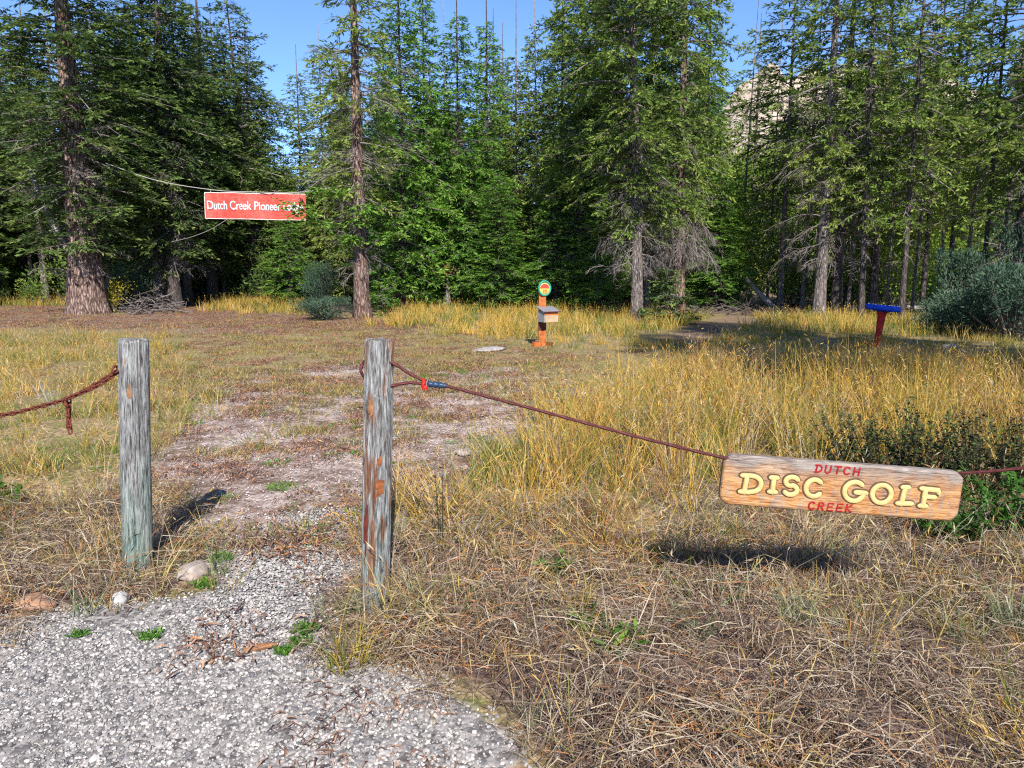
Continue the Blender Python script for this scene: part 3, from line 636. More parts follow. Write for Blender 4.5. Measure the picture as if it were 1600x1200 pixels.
cab([clampP+Vector((.03, 0, 0)), at(640, 584, P2.y), up_h, up_h+Vector((-.1, .0, .012)), at(567, 568, P2.y+.01), at(564, 580, P2.y+.0), at(571, 592, P2.y+.01), lo_h+Vector((-.09, .0, .008)), lo_h, at(640, 598, P2.y), clampP+Vector((.03, 0, -.006))], .0065, n=10)
mb = MB(); c0 = at(670, 600, P2.y-.012)-co; c1 = at(698, 603, P2.y-.02)-co
pts = [c0.lerp(c1, t) for t in np.linspace(0, 1, 14)]
mb.tube([tuple(p) for p in pts], .0135+.0025*np.sin(np.arange(14)*1.7)-.004*(np.arange(14) > 11), 12); link('tape_sleeve', mb.mesh('tape_sleeve', [M['blue_tape']], True), None, cable)
mb = MB(); c0 = clampP-co; mb.tube([tuple(c0+Vector((.004*math.sin(3*t), -.018*math.cos(t), .019*math.sin(t)))) for t in np.linspace(0, 6.28, 16)], .0075, 8); mb.box(tuple(c0+Vector((.006, -.008, -.014))), (.022, .024, .018))
link('clamp', mb.mesh('clamp', [M['red_paint']], True), None, cable)
mb = MB(); mb.tube([tuple(c0+Vector((.012, -.016, -.008))), tuple(c0+Vector((.017, -.02, .012))), tuple(c0+Vector((.024, -.022, .03)))], .003, 6); link('wire_tie', mb.mesh('wire_tie', [M['steel']], True), None, cable)

# ------------------------------------------------------------------ carved sign
BW, BH, BT = 1.0, .2155, .045
ctr = at(1312, 761, SY); tilt = math.radians(4.15)
sign = empty('hanging_wooden_sign', ctr, (0, tilt, -.02)); tag(sign, 'carved timber board reading DISC GOLF hanging on the cable', 'sign')
def roundboard():
    mb = MB(); r, n = .045, 8; ring = []
    for cx, cz, a0 in ((BW/2-r, BH/2-r, 0), (-BW/2+r, BH/2-r, 90), (-BW/2+r, -BH/2+r, 180), (BW/2-r, -BH/2+r, 270)):
        for k in range(n): a = math.radians(a0+k*90/(n-1)); ring.append((cx+r*math.cos(a), cz+r*math.sin(a)))
    R_ = np.array(ring); n = len(R_); layers = []
    for ins, y in ((.011, -BT/2), (.004, -BT/2+.003), (0, -BT/2+.010), (0, BT/2-.008), (.008, BT/2)):
        q = R_*np.array([1-2*ins/BW, 1-2*ins/BH]); layers.append(np.stack([q[:, 0], np.full(n, y), q[:, 1]], 1))
    v = np.vstack(layers); f = []
    for k in range(4): f += [[k*n+a, k*n+(a+1) % n, (k+1)*n+(a+1) % n, (k+1)*n+a] for a in range(n)]
    mb.add(v, np.array(f)); mb.add(np.vstack([layers[0], [[0, -BT/2, 0]]]), [[(a+1) % n, a, n] for a in range(n)]); mb.add(np.vstack([layers[4], [[0, BT/2, 0]]]), [[a, (a+1) % n, n] for a in range(n)])
    return mb.mesh('board', [M['sign_board']])
link('board', roundboard(), None, sign)
def arc(cx, cz, rx, rz, a0, a1, n=14): return [(cx+rx*math.cos(math.radians(a)), cz+rz*math.sin(math.radians(a))) for a in np.linspace(a0, a1, n)]
GLY = {   # strokes in a box x -.5..+.5, z -.5..+.5
 'D': [[(-.30, -.45), (-.24, .45)], [(-.46, .45), (-.1, .47)] + arc(-.02, .02, .48, .45, 80, -80) + [(-.1, -.45), (-.48, -.46)]],
 'I': [[(0, -.45), (0, .45)], [(-.28, .46), (.28, .46)], [(-.28, -.46), (.28, -.46)]],
 'S': [arc(.02, .22, .36, .24, 35, 260) + arc(.0, -.22, .38, .25, 80, -145)],
 'C': [arc(.02, 0, .44, .47, 48, 318, 20)],
 'G': [arc(0, 0, .46, .48, 50, 340, 22) + [(.40, -.06)], [(.08, -.04), (.52, -.04)]],
 'O': [arc(0, 0, .45, .47, 90, 450, 28)],
 'L': [[(-.08, .46), (-.20, -.45)], [(-.42, -.46), (.42, -.42)], [(-.24, .45), (.08, .47)]],
 'F': [[(-.26, .46), (-.26, -.45)], [(-.46, .46), (.44, .44), (.47, .30)], [(-.26, .04), (.26, .04)], [(-.42, -.47), (-.12, -.47)]],
 'U': [[(-.36, .48)] + arc(-.0, -.12, .36, .36, 180, 360) + [(.36, .48)]],
 'T': [[(0, .47), (0, -.48)], [(-.42, .47), (.42, .47)]],
 'H': [[(-.36, .48), (-.36, -.48)], [(.36, .48), (.36, -.48)], [(-.36, 0), (.36, 0)]],
 'R': [[(-.34, -.48), (-.34, .48)] + arc(.0, .23, .34, .25, 90, -90) + [(-.3, -.02)], [(0, -.02), (.4, -.48)]],
 'E': [[(.38, .47), (-.34, .47), (-.34, -.47), (.40, -.47)], [(-.34, .02), (.26, .02)]],
 'K': [[(-.34, .48), (-.34, -.48)], [(.38, .48), (-.3, .0), (.4, -.48)]],
}
def stroke(mb, pts, wd, y0, depth, dome=True):
    """rounded raised stroke lying on the plane y = y0, facing -y"""
    P = np.array(pts, float); T = np.gradient(P, axis=0) if len(P) > 2 else np.repeat((P[1]-P[0])[None], 2, 0); T = unit(T)
    Nn = np.stack([-T[:, 1], T[:, 0]], 1)
    a = np.linspace(0, math.pi, 7); prof = [(wd/2*math.cos(t), depth*(math.sin(t)**.6)) for t in a]
    Q = [P[0]-T[0]*wd*.5*k for k in (1, .7)] + list(P) + [P[-1]+T[-1]*wd*.5*k for k in (.7, 1)]; Q = np.array(Q)
    NN = np.vstack([Nn[0], Nn[0], Nn, Nn[-1], Nn[-1]]); sc = np.array([.15, .72] + [1]*len(P) + [.72, .15])
    rows = []
    for (u, d) in prof: rows.append(np.stack([Q[:, 0]+NN[:, 0]*u*sc, y0 - d*np.where(sc < 1, .85, 1)*np.ones(len(Q)), Q[:, 1]+NN[:, 1]*u*sc], 1))
    G = np.stack(rows, 1); n, k = G.shape[:2]
    i, j = np.meshgrid(np.arange(n-1), np.arange(k-1), indexing='ij')
    mb.add(G.reshape(-1, 3), np.stack([i*k+j, i*k+j+1, (i+1)*k+j+1, (i+1)*k+j], -1).reshape(-1, 4))
ZP = 1.0/1430
for ch, cx, cy, lw, lh in (('D', 272, 247, 150, 132), ('I', 402, 250, 88, 118), ('S', 508, 255, 128, 138), ('C', 643, 268, 135, 132), ('G', 885, 288, 152, 142), ('O', 1048, 303, 150, 138), ('L', 1190, 312, 122, 132), ('F', 1330, 324, 138, 136)):
    dx, dy = cx-810, cy-270; u = (dx*math.cos(tilt)+dy*math.sin(tilt))*ZP; v_ = (dx*math.sin(tilt)-dy*math.cos(tilt))*ZP
    wd = .0225; sx, sz = (lw*1.05*ZP-wd), (lh*1.08*ZP-wd)
    mb, mo = MB(), MB()
    for s_ in GLY[ch]:
        q = [(u+a*sx, v_+c_*sz) for a, c_ in s_]
        stroke(mb, q, wd, -BT/2+.001, .009); stroke(mo, [(a-.002, c_+.0025) for a, c_ in q], wd+.011, -BT/2+.001, .0025)  # dark outline, shifted up and left: shaded edge of the carving put into colour
    lo = link('letter', mb.mesh('letter', [M['cream']], True), None, sign); link('letter_outline', mo.mesh('letter_outline', [M['groove_shade']], True), None, lo)
for word, cx, cy, wl in (('DUTCH', 778, 157, 282), ('CREEK', 748, 384, 276)):
    for k, ch in enumerate(word):
        ox = cx + (k-2)*wl/5; oy = cy + (k-2)*wl/5*.0725; dx, dy = ox-810, oy-270
        u = (dx*math.cos(tilt)+dy*math.sin(tilt))*ZP; v_ = (dx*math.sin(tilt)-dy*math.cos(tilt))*ZP
        mb = MB()
        for s_ in GLY[ch]: stroke(mb, [(u+a*wl/5*ZP*.74+c_*.003, v_+c_*46*ZP) for a, c_ in s_], .0088, -BT/2+.001, .003)
        link('letter', mb.mesh('red_letter', [M['letter_red']], True), None, sign)

# ------------------------------------------------------------------ banner
BY = 23.6
bl, br_ = at(320, 321, BY), at(478, 324, BY); bc = (bl+br_)/2; bw = (br_-bl).length; bh = .73
banner = empty('red_banner', bc, (0, math.atan2(bl.z-br_.z, bw), 0)); tag(banner, 'red banner with white lettering hung between two trees', 'banner')
wave = lambda x, z: .05*np.sin(x*4+z*2)+.03*np.sin(x*9-z*5)+.012*np.sin(x*21+z*14)
mb = MB(); X, Z = np.meshgrid(np.linspace(-bw/2, bw/2, 40), np.linspace(-bh/2, bh/2, 10)); Yw = wave(X, Z)
a = (np.arange(9)[:, None]*40+np.arange(39)).ravel(); f = np.stack([a, a+1, a+41, a+40], 1)
mb.add(np.stack([X, Yw-.006, Z], -1).reshape(-1, 3), f); mb.add(np.stack([X, Yw+.006, Z], -1).reshape(-1, 3), f[:, ::-1]); link('cloth', mb.mesh('banner_cloth', [M['banner_red']], True), None, banner)
mb = MB()
for zz in (-bh/2, bh/2): mb.tube([(x, wave(x, zz), zz) for x in np.linspace(-bw/2, bw/2, 40)], .012, 5)
mb.tube([(-bw/2, wave(-bw/2, zz), zz) for zz in np.linspace(-bh/2, bh/2, 6)], .012, 5); link('hem', mb.mesh('hem', [M['white_trim']], True), None, banner)
fc = bpy.data.curves.new('banner_text', 'FONT'); fc.body = 'Dutch Creek Pioneer Lodge'; fc.size = .34; fc.extrude = .006; fc.align_x = 'CENTER'; fc.align_y = 'CENTER'; fc.offset = .003
fo = bpy.data.objects.new('tmp_text', fc); COL.objects.link(fo); bpy.context.view_layer.update()
tm = bpy.data.meshes.new_from_object(fo.evaluated_get(bpy.context.evaluated_depsgraph_get())); bpy.data.objects.remove(fo)
co_ = np.empty(len(tm.vertices)*3); tm.vertices.foreach_get('co', co_); co_ = co_.reshape(-1, 3)
wsc = bw*.955/(co_[:, 0].max()-co_[:, 0].min()); xx = (co_[:, 0]-(co_[:, 0].max()+co_[:, 0].min())/2)*wsc; zz = co_[:, 1]-(co_[:, 1].max()+co_[:, 1].min())/2 - .02
yy = wave(xx, zz) - .02 - co_[:, 2]
tm.vertices.foreach_set('co', np.stack([xx, yy, zz], 1).ravel()); tm.update(); tm.materials.clear(); tm.name = 'lettering'
link('lettering', tm, M['text_white'], banner)
rope = MB(); RP = catm([at(165, 255, BY+.4), at(245, 282, BY+.3), at(335, 297, BY+.02), at(400, 300, BY), at(460, 301, BY), at(520, 293, BY+.4), at(562, 285, BY+.75)], 8)
rope.tube([tuple(p) for p in RP], .011, 5)
ro = link('suspension_rope', rope.mesh('suspension_rope', [M['rope']], True)); tag(ro, 'pale rope strung between trees above the red banner', 'rope')
for q in (-.45, 0., .42):
    mb = MB(); tp = at(400+q*158, 299+abs(q)*-3, BY); mb.tube([tuple(tp-bc), tuple(at(400+q*158, 305+q*4, BY)-bc)], .008, 4)
    link('tie', mb.mesh('tie', [M['rope']]), None, banner)
mb = MB(); mb.tube([tuple(p) for p in catm([at(356, 342, BY), at(330, 358, BY+.3), at(300, 370, BY+.8), at(268, 378, BY+1.6)], 6)], .008, 4); o = link('guy_rope', mb.mesh('guy_rope', [M['rope']], True)); tag(o, 'thin slack line hanging from the bottom of the red banner', 'rope')

# ------------------------------------------------------------------ information post
ip = gpt(847, 541); sc_ = 1.6/(ip.y)*1.0
k_ = ip.y*1.012/FPX       # metres per photo pixel at that distance
info = empty('information_post', ip, (0, 0, 0)); tag(info, 'orange stained post with brochure box and round green rimmed disc', 'information post')
def bxo(name, c_, s_, mat, parent, rot=None, bev=.006):
    mb = MB(); mb.box((0, 0, 0), s_); me = mb.mesh(name, [mat]); o = link(name, me, None, parent); o.location = c_
    if rot: o.rotation_euler = rot
    if bev:
        md = o.modifiers.new('bevel', 'BEVEL'); md.width = bev; md.segments = 2
    return o
pw = 11*k_
bxo('shaft', (0, 0, 43*k_), (pw, pw, 98*k_), M['stain'], info)
bxo('dark_band', (0, 0, 31*k_), (pw+.012, pw+.012, 13*k_), M['stain_dark'], info)
bxo('foot_block', (-8*k_, -.05, .035), (15*k_, .09, .10), M['stain'], info, (0, .08, .5)); bxo('foot_block', (9*k_, .02, .03), (14*k_, .09, .08), M['stain_dark'], info, (0, 0, -.3))
box = empty('brochure_box', (9*k_, -.06, 48*k_), (0, 0, 0)); bpy.data.objects.remove(box)
def brochure():
    mb = MB(); w0, w1, z0, z1 = -4*k_, 21*k_, 38*k_, 55*k_
    D0, D1 = -.19, .05
    o = bxo('brochure_box', ((w0+w1)/2, (D0+D1)/2-.06, (z0+z1)/2), (w1-w0, .24, z1-z0), M['box_side'], info, None, .004); o.rotation_euler = (0, 0, .50)
    f_ = bxo('front_panel', (0, -.124, -(z1-z0)*.17), ((w1-w0)*.94, .012, (z1-z0)*.62), M['label_white'], o, None, .002)
    bxo('orange_strip', (0, -.124, (z1-z0)*.24), ((w1-w0)*.94, .014, (z1-z0)*.18), M['orange'], o, None, .002)
    mb = MB(); me_ = bxo('lid', (0, -.012, (z1-z0)/2+.030), (w1-w0+.05, .31, .02), M['roof_grey'], o, (.28, 0, 0), .003)
    bxo('lid_edge', (0, -.165, (z1-z0)/2-.012), (w1-w0+.052, .012, .018), M['stain_dark'], o, (.28, 0, 0), .002)
brochure()
dz = 89*k_; dr = 10.6*k_
def disc(name, r0, r1, y, t, mat, parent, n=40, zs=1.15):
    mb = MB(); th = np.arange(n)*2*math.pi/n; prof = [(r0, 0), (r0, -t), (r1-t*.4, -t), (r1, -t*.5), (r1, t*.5), (r1-t*.4, t), (r0, t)] if r0 > 0 else [(0.0001, -t), (r1, -t), (r1, t), (.0001, t)]
    v = np.array([[[r*math.cos(a), y+d, r*math.sin(a)*zs] for r, d in prof] for a in th]); k = len(prof); cyc = k if r0 > 0 else k-1
    f = [[a*k+q, a*k+(q+1) % k, ((a+1) % n)*k+(q+1) % k, ((a+1) % n)*k+q] for a in range(n) for q in range(cyc)]
    mb.add(v.reshape(-1, 3), np.array(f)); return link(name, mb.mesh(name, [mat], True), None, parent)
di = disc('disc_sign', 0, dr*.96, 0, .012, M['disc_yellow'], info); di.location = (3*k_, -.075, dz); di.rotation_euler = (0, 0, .3)
disc('rim', dr*.78, dr, -.004, .024, M['ring_green'], di)
mb = MB(); n = 16; pp = [(math.cos(a)*dr*.62, math.sin(a)*dr*.50+dr*.16) for a in np.linspace(0, math.pi, n)]
mb.add([(0, -.020, dr*.16)]+[(a, -.017, c_) for a, c_ in pp], [[0, 1+q, 2+q] for q in range(n-1)])
mb.box((0, -.018, dr*.10), (dr*1.36, .008, dr*.14)); link('emblem', mb.mesh('emblem', [M['disc_red']]), None, di)
mb = MB(); mb.box((-dr*.16, -.016, -dr*.38), (dr*.16, .006, dr*.5)); mb.box((dr*.2, -.016, -dr*.38), (dr*.16, .006, dr*.5)); mb.box((0, -.016, -dr*.28), (dr*.5, .006, dr*.12)); link('emblem', mb.mesh('emblem_lower', [M['orange']]), None, di)

# ------------------------------------------------------------------ blue topped target
tp = gpt(1369, 546); k2 = tp.y*1.01/FPX
tgt = empty('disc_golf_target', tp, (0, .10, 0)); tag(tgt, 'flared red post topped with a thick round blue rim', 'disc golf target')
mb = MB(); zz = np.linspace(-.1, 58*k2, 16); mb.tube([(0, 0, q) for q in zz], np.interp(zz/k2, [-5, 0, 25, 50, 58], [4.4, 4.4, 4.8, 6.2, 8.5])*k2, 20); link('shaft', mb.mesh('target_shaft', [M['red_paint']], True), None, tgt)
hub = MB(); hub.tube([(0, 0, 55*k2), (0, 0, 60*k2)], [8*k2, 22*k2], 28); hub.tube([(0, 0, 59.5*k2), (0, 0, 62.5*k2)], 23*k2, 28); link('top_plate', hub.mesh('top_plate', [M['blue_paint']], True), None, tgt)
mb = MB(); th = np.linspace(0, 2*math.pi, 61); mb.tube(np.stack([22*k2*np.cos(th), 22*k2*np.sin(th), np.full(61, 61*k2)], 1), 4.3*k2*(1+.05*np.sin(th*22)), 12, cap=False); rm = link('rim', mb.mesh('target_rim', [M['blue_paint']], True), None, tgt); rm.rotation_euler = (0, 0, 0)
for a in np.linspace(0, 6.28, 11)[:-1]:
    mb = MB(); mb.tube([(0, 0, 64*k2), (0, 0, 66.5*k2)], [.014, .010], 8); o = link('rivet', mb.mesh('rivet', [M['steel']], True), None, tgt); o.location = (22*k2*math.cos(a), 22*k2*math.sin(a), 0)

# ------------------------------------------------------------------ stones and odd bits
def rock(px, py, wpx, hf, mat, label, seed, name='stone', sub=3, dep=.75):
    import bmesh
    c_ = gpt(px, py); r = wpx*.5*(c_.y*1.02)/FPX
    bm = bmesh.new(); bmesh.ops.create_icosphere(bm, subdivisions=sub, radius=1)
    for v_ in bm.verts:
        q = v_.co; k = 1 + .42*(float(fbm(q.x*1.6+seed*3+q.z*.7, q.y*1.6+q.z*1.2, seed, 4))-.5)*2; v_.co = Vector((q.x*r*k, q.y*r*k*dep, q.z*r*hf*k))
    me = bpy.data.meshes.new(name); bm.to_mesh(me); bm.free(); me.polygons.foreach_set('use_smooth', [True]*len(me.polygons))
    o = link(name, me, mat); o.location = c_ + Vector((0, 0, r*hf*(.52 if hf > .2 else .35))); o.rotation_euler = (0, 0, seed); tag(o, label, 'stone'); return o
rock(300, 898, 60, .5, M['rock_pink'], 'flat pinkish stone at the right foot of the left post', 1)
rock(189, 944, 31, .75, M['rock_white'], 'small round white stone in front of the left post', 2)
rock(54, 948, 62, .42, M['rock_orange'], 'low orange brown stone at the left edge of the foreground', 3)
rock(767, 549, 66, .12, M['rock_grey'], 'flat pale slab lying in the turf left of the information post', 4, 'stone_slab', 3, .5)
rock(722, 706, 28, .4, M['rock_pink'], 'small flat stone on the path just right of the middle post', 5)
rock(1486, 550, 24, .45, M['rock_grey'], 'pale stone in the shade right of the blue topped target', 6)
rock(910, 615, 14, .5, M['rock_white'], 'tiny white stone among golden grass below the information post', 7)
rock(985, 1010, 22, .45, M['rock_white'], 'small white stone in the matted grass below the sign', 9)
mb = MB(); c_ = gpt(407, 1016); d = Vector((.065, .018, .006)); mb.tube([tuple(-d), tuple(d*.2+Vector((0, 0, .006))), tuple(d)], [.010, .014, .006], 7); o = link('wood_chip', mb.mesh('wood_chip', [M['raw_wood']])); o.location = c_+Vector((0, 0, .014)); tag(o, 'orange splintered wood chip on the grey gravel', 'wood chip')
mb = MB(); c_ = gpt(322, 1010); mb.tube([(-.03, .03, 0), (0, 0, .006), (.02, -.02, 0)], [.006, .008, .004], 6); o = link('bark_chip', mb.mesh('bark_chip', [M['litter']])); o.location = c_+Vector((0, 0, .012)); tag(o, 'dark reddish bark chip on the gravel left of the orange chip', 'bark chip')

# ------------------------------------------------------------------ individual foreground plants
def plant(name, px, py, mesh, label, cat, sc=1.0, rz=0):
    o = link(name, mesh); o.location = gpt(px, py); o.scale = (sc,)*3; o.rotation_euler = (0, 0, rz); tag(o, label, cat); return o
def leafy(name, mat, n, h, rad, L, Wd, tint=(0, 1), stems=8):
    mb = MB(); 
    for s_ in range(stems):
        a = rng.uniform(0, 6.28); r = rad*math.sqrt(rng.random()); hh = h*rng.uniform(.4, 1.1); top = np.array([r*math.cos(a), r*math.sin(a), hh])
        bs = top*np.array([.3, .3, 0]); t = np.linspace(0, 1, 5); P = bs + (top-bs)*t[:, None]; mb.tube(P, np.linspace(.004, .0015, 5), 4, .2, False)
        m_ = n//stems; tt = rng.uniform(.15, 1, m_); p = bs + (top-bs)*tt[:, None]
        b_ = rng.uniform(0, 6.28, m_); el = rng.uniform(-.2, .9, m_); d = np.stack([np.cos(b_)*np.cos(el), np.sin(b_)*np.cos(el), np.sin(el)], 1)
        sd = unit(np.cross(d, np.array([0, 0, 1.])+rng.normal(0, .4, (m_, 3)))); mb.leaves(p, d, sd, L*rng.uniform(.6, 1.2, m_), Wd*rng.uniform(.7, 1.2, m_), rng.uniform(*tint, m_))
    return mb.mesh(name, [mat])
plant('grass_tussock', 548, 1040, tuft('yellow_tussock', M['grass_gold'], 110, .11, .06, .004, .9, .3, .8, 0, (.05, .5)), 'bright yellow grass tussock on gravel below the middle post', 'grass tussock', 1.35)
plant('grass_tussock', 1590, 985, tuft('blue_tussock', M['grass_blue'], 130, .24, .07, .004, .6, .4, .6, 6, (.1, .9)), 'blue green grass tussock at the bottom right edge', 'grass tussock')
plant('grass_tussock', 1245, 985, tuft('blue_tussock', M['grass_blue'], 110, .20, .07, .004, .55, .4, .6, 8, (.1, .9)), 'large grey green grass tussock below the right half of the sign', 'grass tussock', 1.0, 1)
plant('grass_tussock', 1088, 1000, tuft('blue_tussock', M['grass_blue'], 70, .13, .05, .004, .55, .4, .6, 4, (.0, .7)), 'small grey green grass tussock below the sign shadow', 'grass tussock', 1.0, 2)
plant('grass_tussock', 905, 950, tuft('pale_tussock', M['grass_mixed'], 80, .14, .05, .004, .55, .4, .6, 4, (.2, .8)), 'pale straw coloured grass tussock right of the middle post foot', 'grass tussock', 1.0, 2)
plant('grass_tussock', 985, 690, tuft('green_tussock', M['weed_green'], 120, .36, .12, .006, .45, .3, .6, 0, (.1, .8)), 'bright green tussock within the golden grass behind the cable', 'grass tussock', 1.0, 2)
plant('grass_tussock', 775, 712, tuft('green_tussock', M['grass_green'], 110, .2, .14, .006, .5, .3, .6, 0, (.0, .7)), 'green grass tussock where the path meets the golden grass', 'grass tussock', 1.0, 2)
plant('weed', 960, 1022, leafy('green_weed', M['weed_green'], 50, .07, .06, .06, .014), 'small bright green weed at the bottom centre of the picture', 'weed', 1.7)
plant('weed', 918, 985, leafy('green_weed', M['weed_green'], 40, .06, .06, .06, .012), 'small green weed above the bright one at bottom centre', 'weed', 1.6, 1)
plant('weed', 860, 905, leafy('green_weed', M['weed_green'], 90, .16, .08, .06, .012, (0, .8)), 'green leafy weed in dry grass right of the middle post', 'weed', 1, 1)
plant('weed', 478, 985, mat_tuft('weed_mat', M['weed_green'], 190, .055), 'small green mat weed on gravel, nearest the middle post', 'weed', 1.0)
plant('weed', 470, 1006, mat_tuft('weed_mat', M['weed_green'], 150, .045), 'small green mat weed on gravel, just below its twin', 'weed', 1.0)
plant('weed', 445, 1020, mat_tuft('weed_mat', M['weed_green'], 110, .035), 'small green mat weed on gravel, right of the orange wood chip', 'weed', 1.0)
plant('weed', 318, 912, mat_tuft('weed_mat', M['weed_green'], 150, .06), 'green mat weed in front of the flat pinkish stone', 'weed', 1.0)
plant('weed', 345, 872, mat_tuft('weed_mat', M['weed_green'], 170, .07), 'green mat weed at the path edge behind the flat pinkish stone', 'weed', 1.0)
plant('weed', 440, 755, mat_tuft('weed_mat', M['weed_green'], 200, .12), 'green mat weed on the path between the two posts', 'weed', 1.0)
plant('weed', 235, 994, mat_tuft('weed_mat', M['weed_green'], 130, .05), 'dark green mat weed on gravel below the white stone', 'weed', 1.0)
plant('weed', 124, 995, mat_tuft('weed_mat', M['weed_green'], 70, .035), 'small green mat weed on the gravel at lower left', 'weed', 1.0)
plant('leafy_weed', 18, 785, leafy('leafy_weed', M['weed_green'], 150, .2, .14, .055, .035, (0, .7)), 'dark green broad leaved weed at the left edge under the chain', 'weed', 1.0)
plant('leafy_weed', 1340, 800, leafy('leafy_weed', M['weed_green'], 160, .26, .2, .05, .022, (0, .8), 14), 'green leafy weed peeping over the top edge of the sign', 'weed', 1.0)
plant('leafy_weed', 1490, 850, leafy('leafy_weed', M['weed_green'], 700, .30, .28, .045, .02, (0, .5), 34), 'dark green leafy weed below the right end of the sign', 'weed', 1.1)
plant('leafy_weed', 1600, 840, leafy('leafy_weed', M['weed_green'], 900, .38, .34, .045, .02, (0, .4), 36), 'dark green leafy weed at right edge beneath the cable', 'weed', 1.15)
for px, py, h, lab in ((1395, 770, .52, 'dark seedy weed rising right above the word DUTCH'), (1460, 775, .50, 'dark seedy weed rising above the right end of the sign'), (1530, 780, .48, 'dark seedy weed just right of the sign beside the cable'), (1600, 775, .55, 'dark seedy weed at the right edge above the cable'), (1350, 760, .42, 'low dark seedy weed left of the taller ones behind the sign')):
    mb_ = leafy('seed_weed', M['weed_dark'], 2200, h*1.15, .45, .034, .019, (0, 1), 46); plant('seed_weed', px, py, mb_, lab, 'weed')
plant('seed_stalk', 690, 872, leafy('seed_stalk', M['weed_dark'], 40, .52, .03, .025, .012, (0, .3), 2), 'lone dark brown stalk just right of the middle post', 'weed', 1, .4)
plant('white_flower_weed', 85, 640, leafy('white_flower_weed', M['rope'], 70, .20, .16, .012, .012, (0, 1), 12), 'white seed heads in the grass above the chain', 'weed', 1.3)

# ------------------------------------------------------------------ trees
def crown(h0, h1, R, nb, prof, droop=.25, bare=0., dens=1., shoot=.145, up=.25, bright=.5, seed=1):
    """conifer crown: MB of shoots (mi 0) and wood (mi 1); bare: inner bare share of each branch"""
    mb = MB(); PS, DS, SS, LS, WS, TS = [], [], [], [], [], []
    for i in range(nb):
        q = ((i + rng.random())/nb)**1.05; z = h0 + (h1-h0)*q; a = i*2.399 + rng.normal(0, .35); dr0 = droop
        if float(vnoise(math.cos(a)*1.6+seed, math.sin(a)*1.6+z*.75, seed)) < .24: continue
        L = R*prof(q)*rng.uniform(.35, 1.2); droop = dr0*rng.uniform(.4, 1.6)
        if L < .12: continue
        n = 7; t = np.linspace(0, 1, n); el0 = up*(1 if q > .5 else .3) + rng.normal(0, .12) - droop*(1-q)*.6
        dirh = np.array([math.cos(a), math.sin(a), 0]); wig = np.cumsum(rng.normal(0, .035, n))
        side = np.array([-math.sin(a), math.cos(a), 0])
        zc = L*(math.sin(el0)*t - droop*t**2*.9 + droop*.35*t**3)
        C = np.array([0, 0, z]) + dirh*(L*t*math.cos(el0))[:, None] + side*(wig*L*.6)[:, None]; C[:, 2] += zc; droop = dr0
        r0 = .010 + .011*L
        mb.tube(C, np.linspace(r0, .005, n), 4, rng.uniform(.2, .7), False, 1)
        m_ = max(4, int(L*10*dens)); tt = np.sort(rng.uniform(max(.12, bare), 1, m_))
        B0 = np.stack([np.interp(tt, t, C[:, k]) for k in range(3)], 1)
        sg = np.where(np.arange(m_) % 2 == 0, 1, -1)
        ang = a + sg*rng.uniform(.6, 1.15, m_)*(1-.55*tt); bl_ = np.clip((.5*L*(1-tt)+.24)*rng.uniform(.55, 1.2, m_), .12, 1.0)
        dz_ = rng.normal(-.22, .30, m_)*(.5+droop*1.2)
        BD = unit(np.stack([np.cos(ang), np.sin(ang), dz_], 1)); B1 = B0 + BD*bl_[:, None]
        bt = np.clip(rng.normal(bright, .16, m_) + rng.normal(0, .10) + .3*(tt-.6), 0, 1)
        mb.strips(np.stack([B0, B1], 1), np.array([.012, .004]), unit(np.cross(BD, [0, 0, 1.])), rng.uniform(.2, .6, m_), 1)
        ns = np.maximum(5, (bl_/.028*dens).astype(int)); idx = np.repeat(np.arange(m_), ns); K = len(idx)
        u = rng.uniform(.08, 1.0, K); p = B0[idx] + BD[idx]*(bl_[idx]*u)[:, None]
        sd = unit(np.cross(BD[idx], [0, 0, 1.])); sgn = np.where(rng.random(K) < .5, -1, 1)
        d = unit(BD[idx] + sd*(sgn*rng.uniform(.25, 1.0, K))[:, None] + np.array([0, 0, 1])*rng.normal(-.05, .42, K)[:, None])
        PS.append(p); DS.append(d); SS.append(unit(np.cross(d, np.array([0, 0, 1.])+rng.normal(0, .55, (K, 3)))))
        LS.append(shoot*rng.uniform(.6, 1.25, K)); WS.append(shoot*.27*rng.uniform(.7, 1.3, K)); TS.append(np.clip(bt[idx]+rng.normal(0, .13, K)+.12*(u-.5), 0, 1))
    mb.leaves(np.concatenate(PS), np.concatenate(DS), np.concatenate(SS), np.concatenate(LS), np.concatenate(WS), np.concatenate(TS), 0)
    return mb
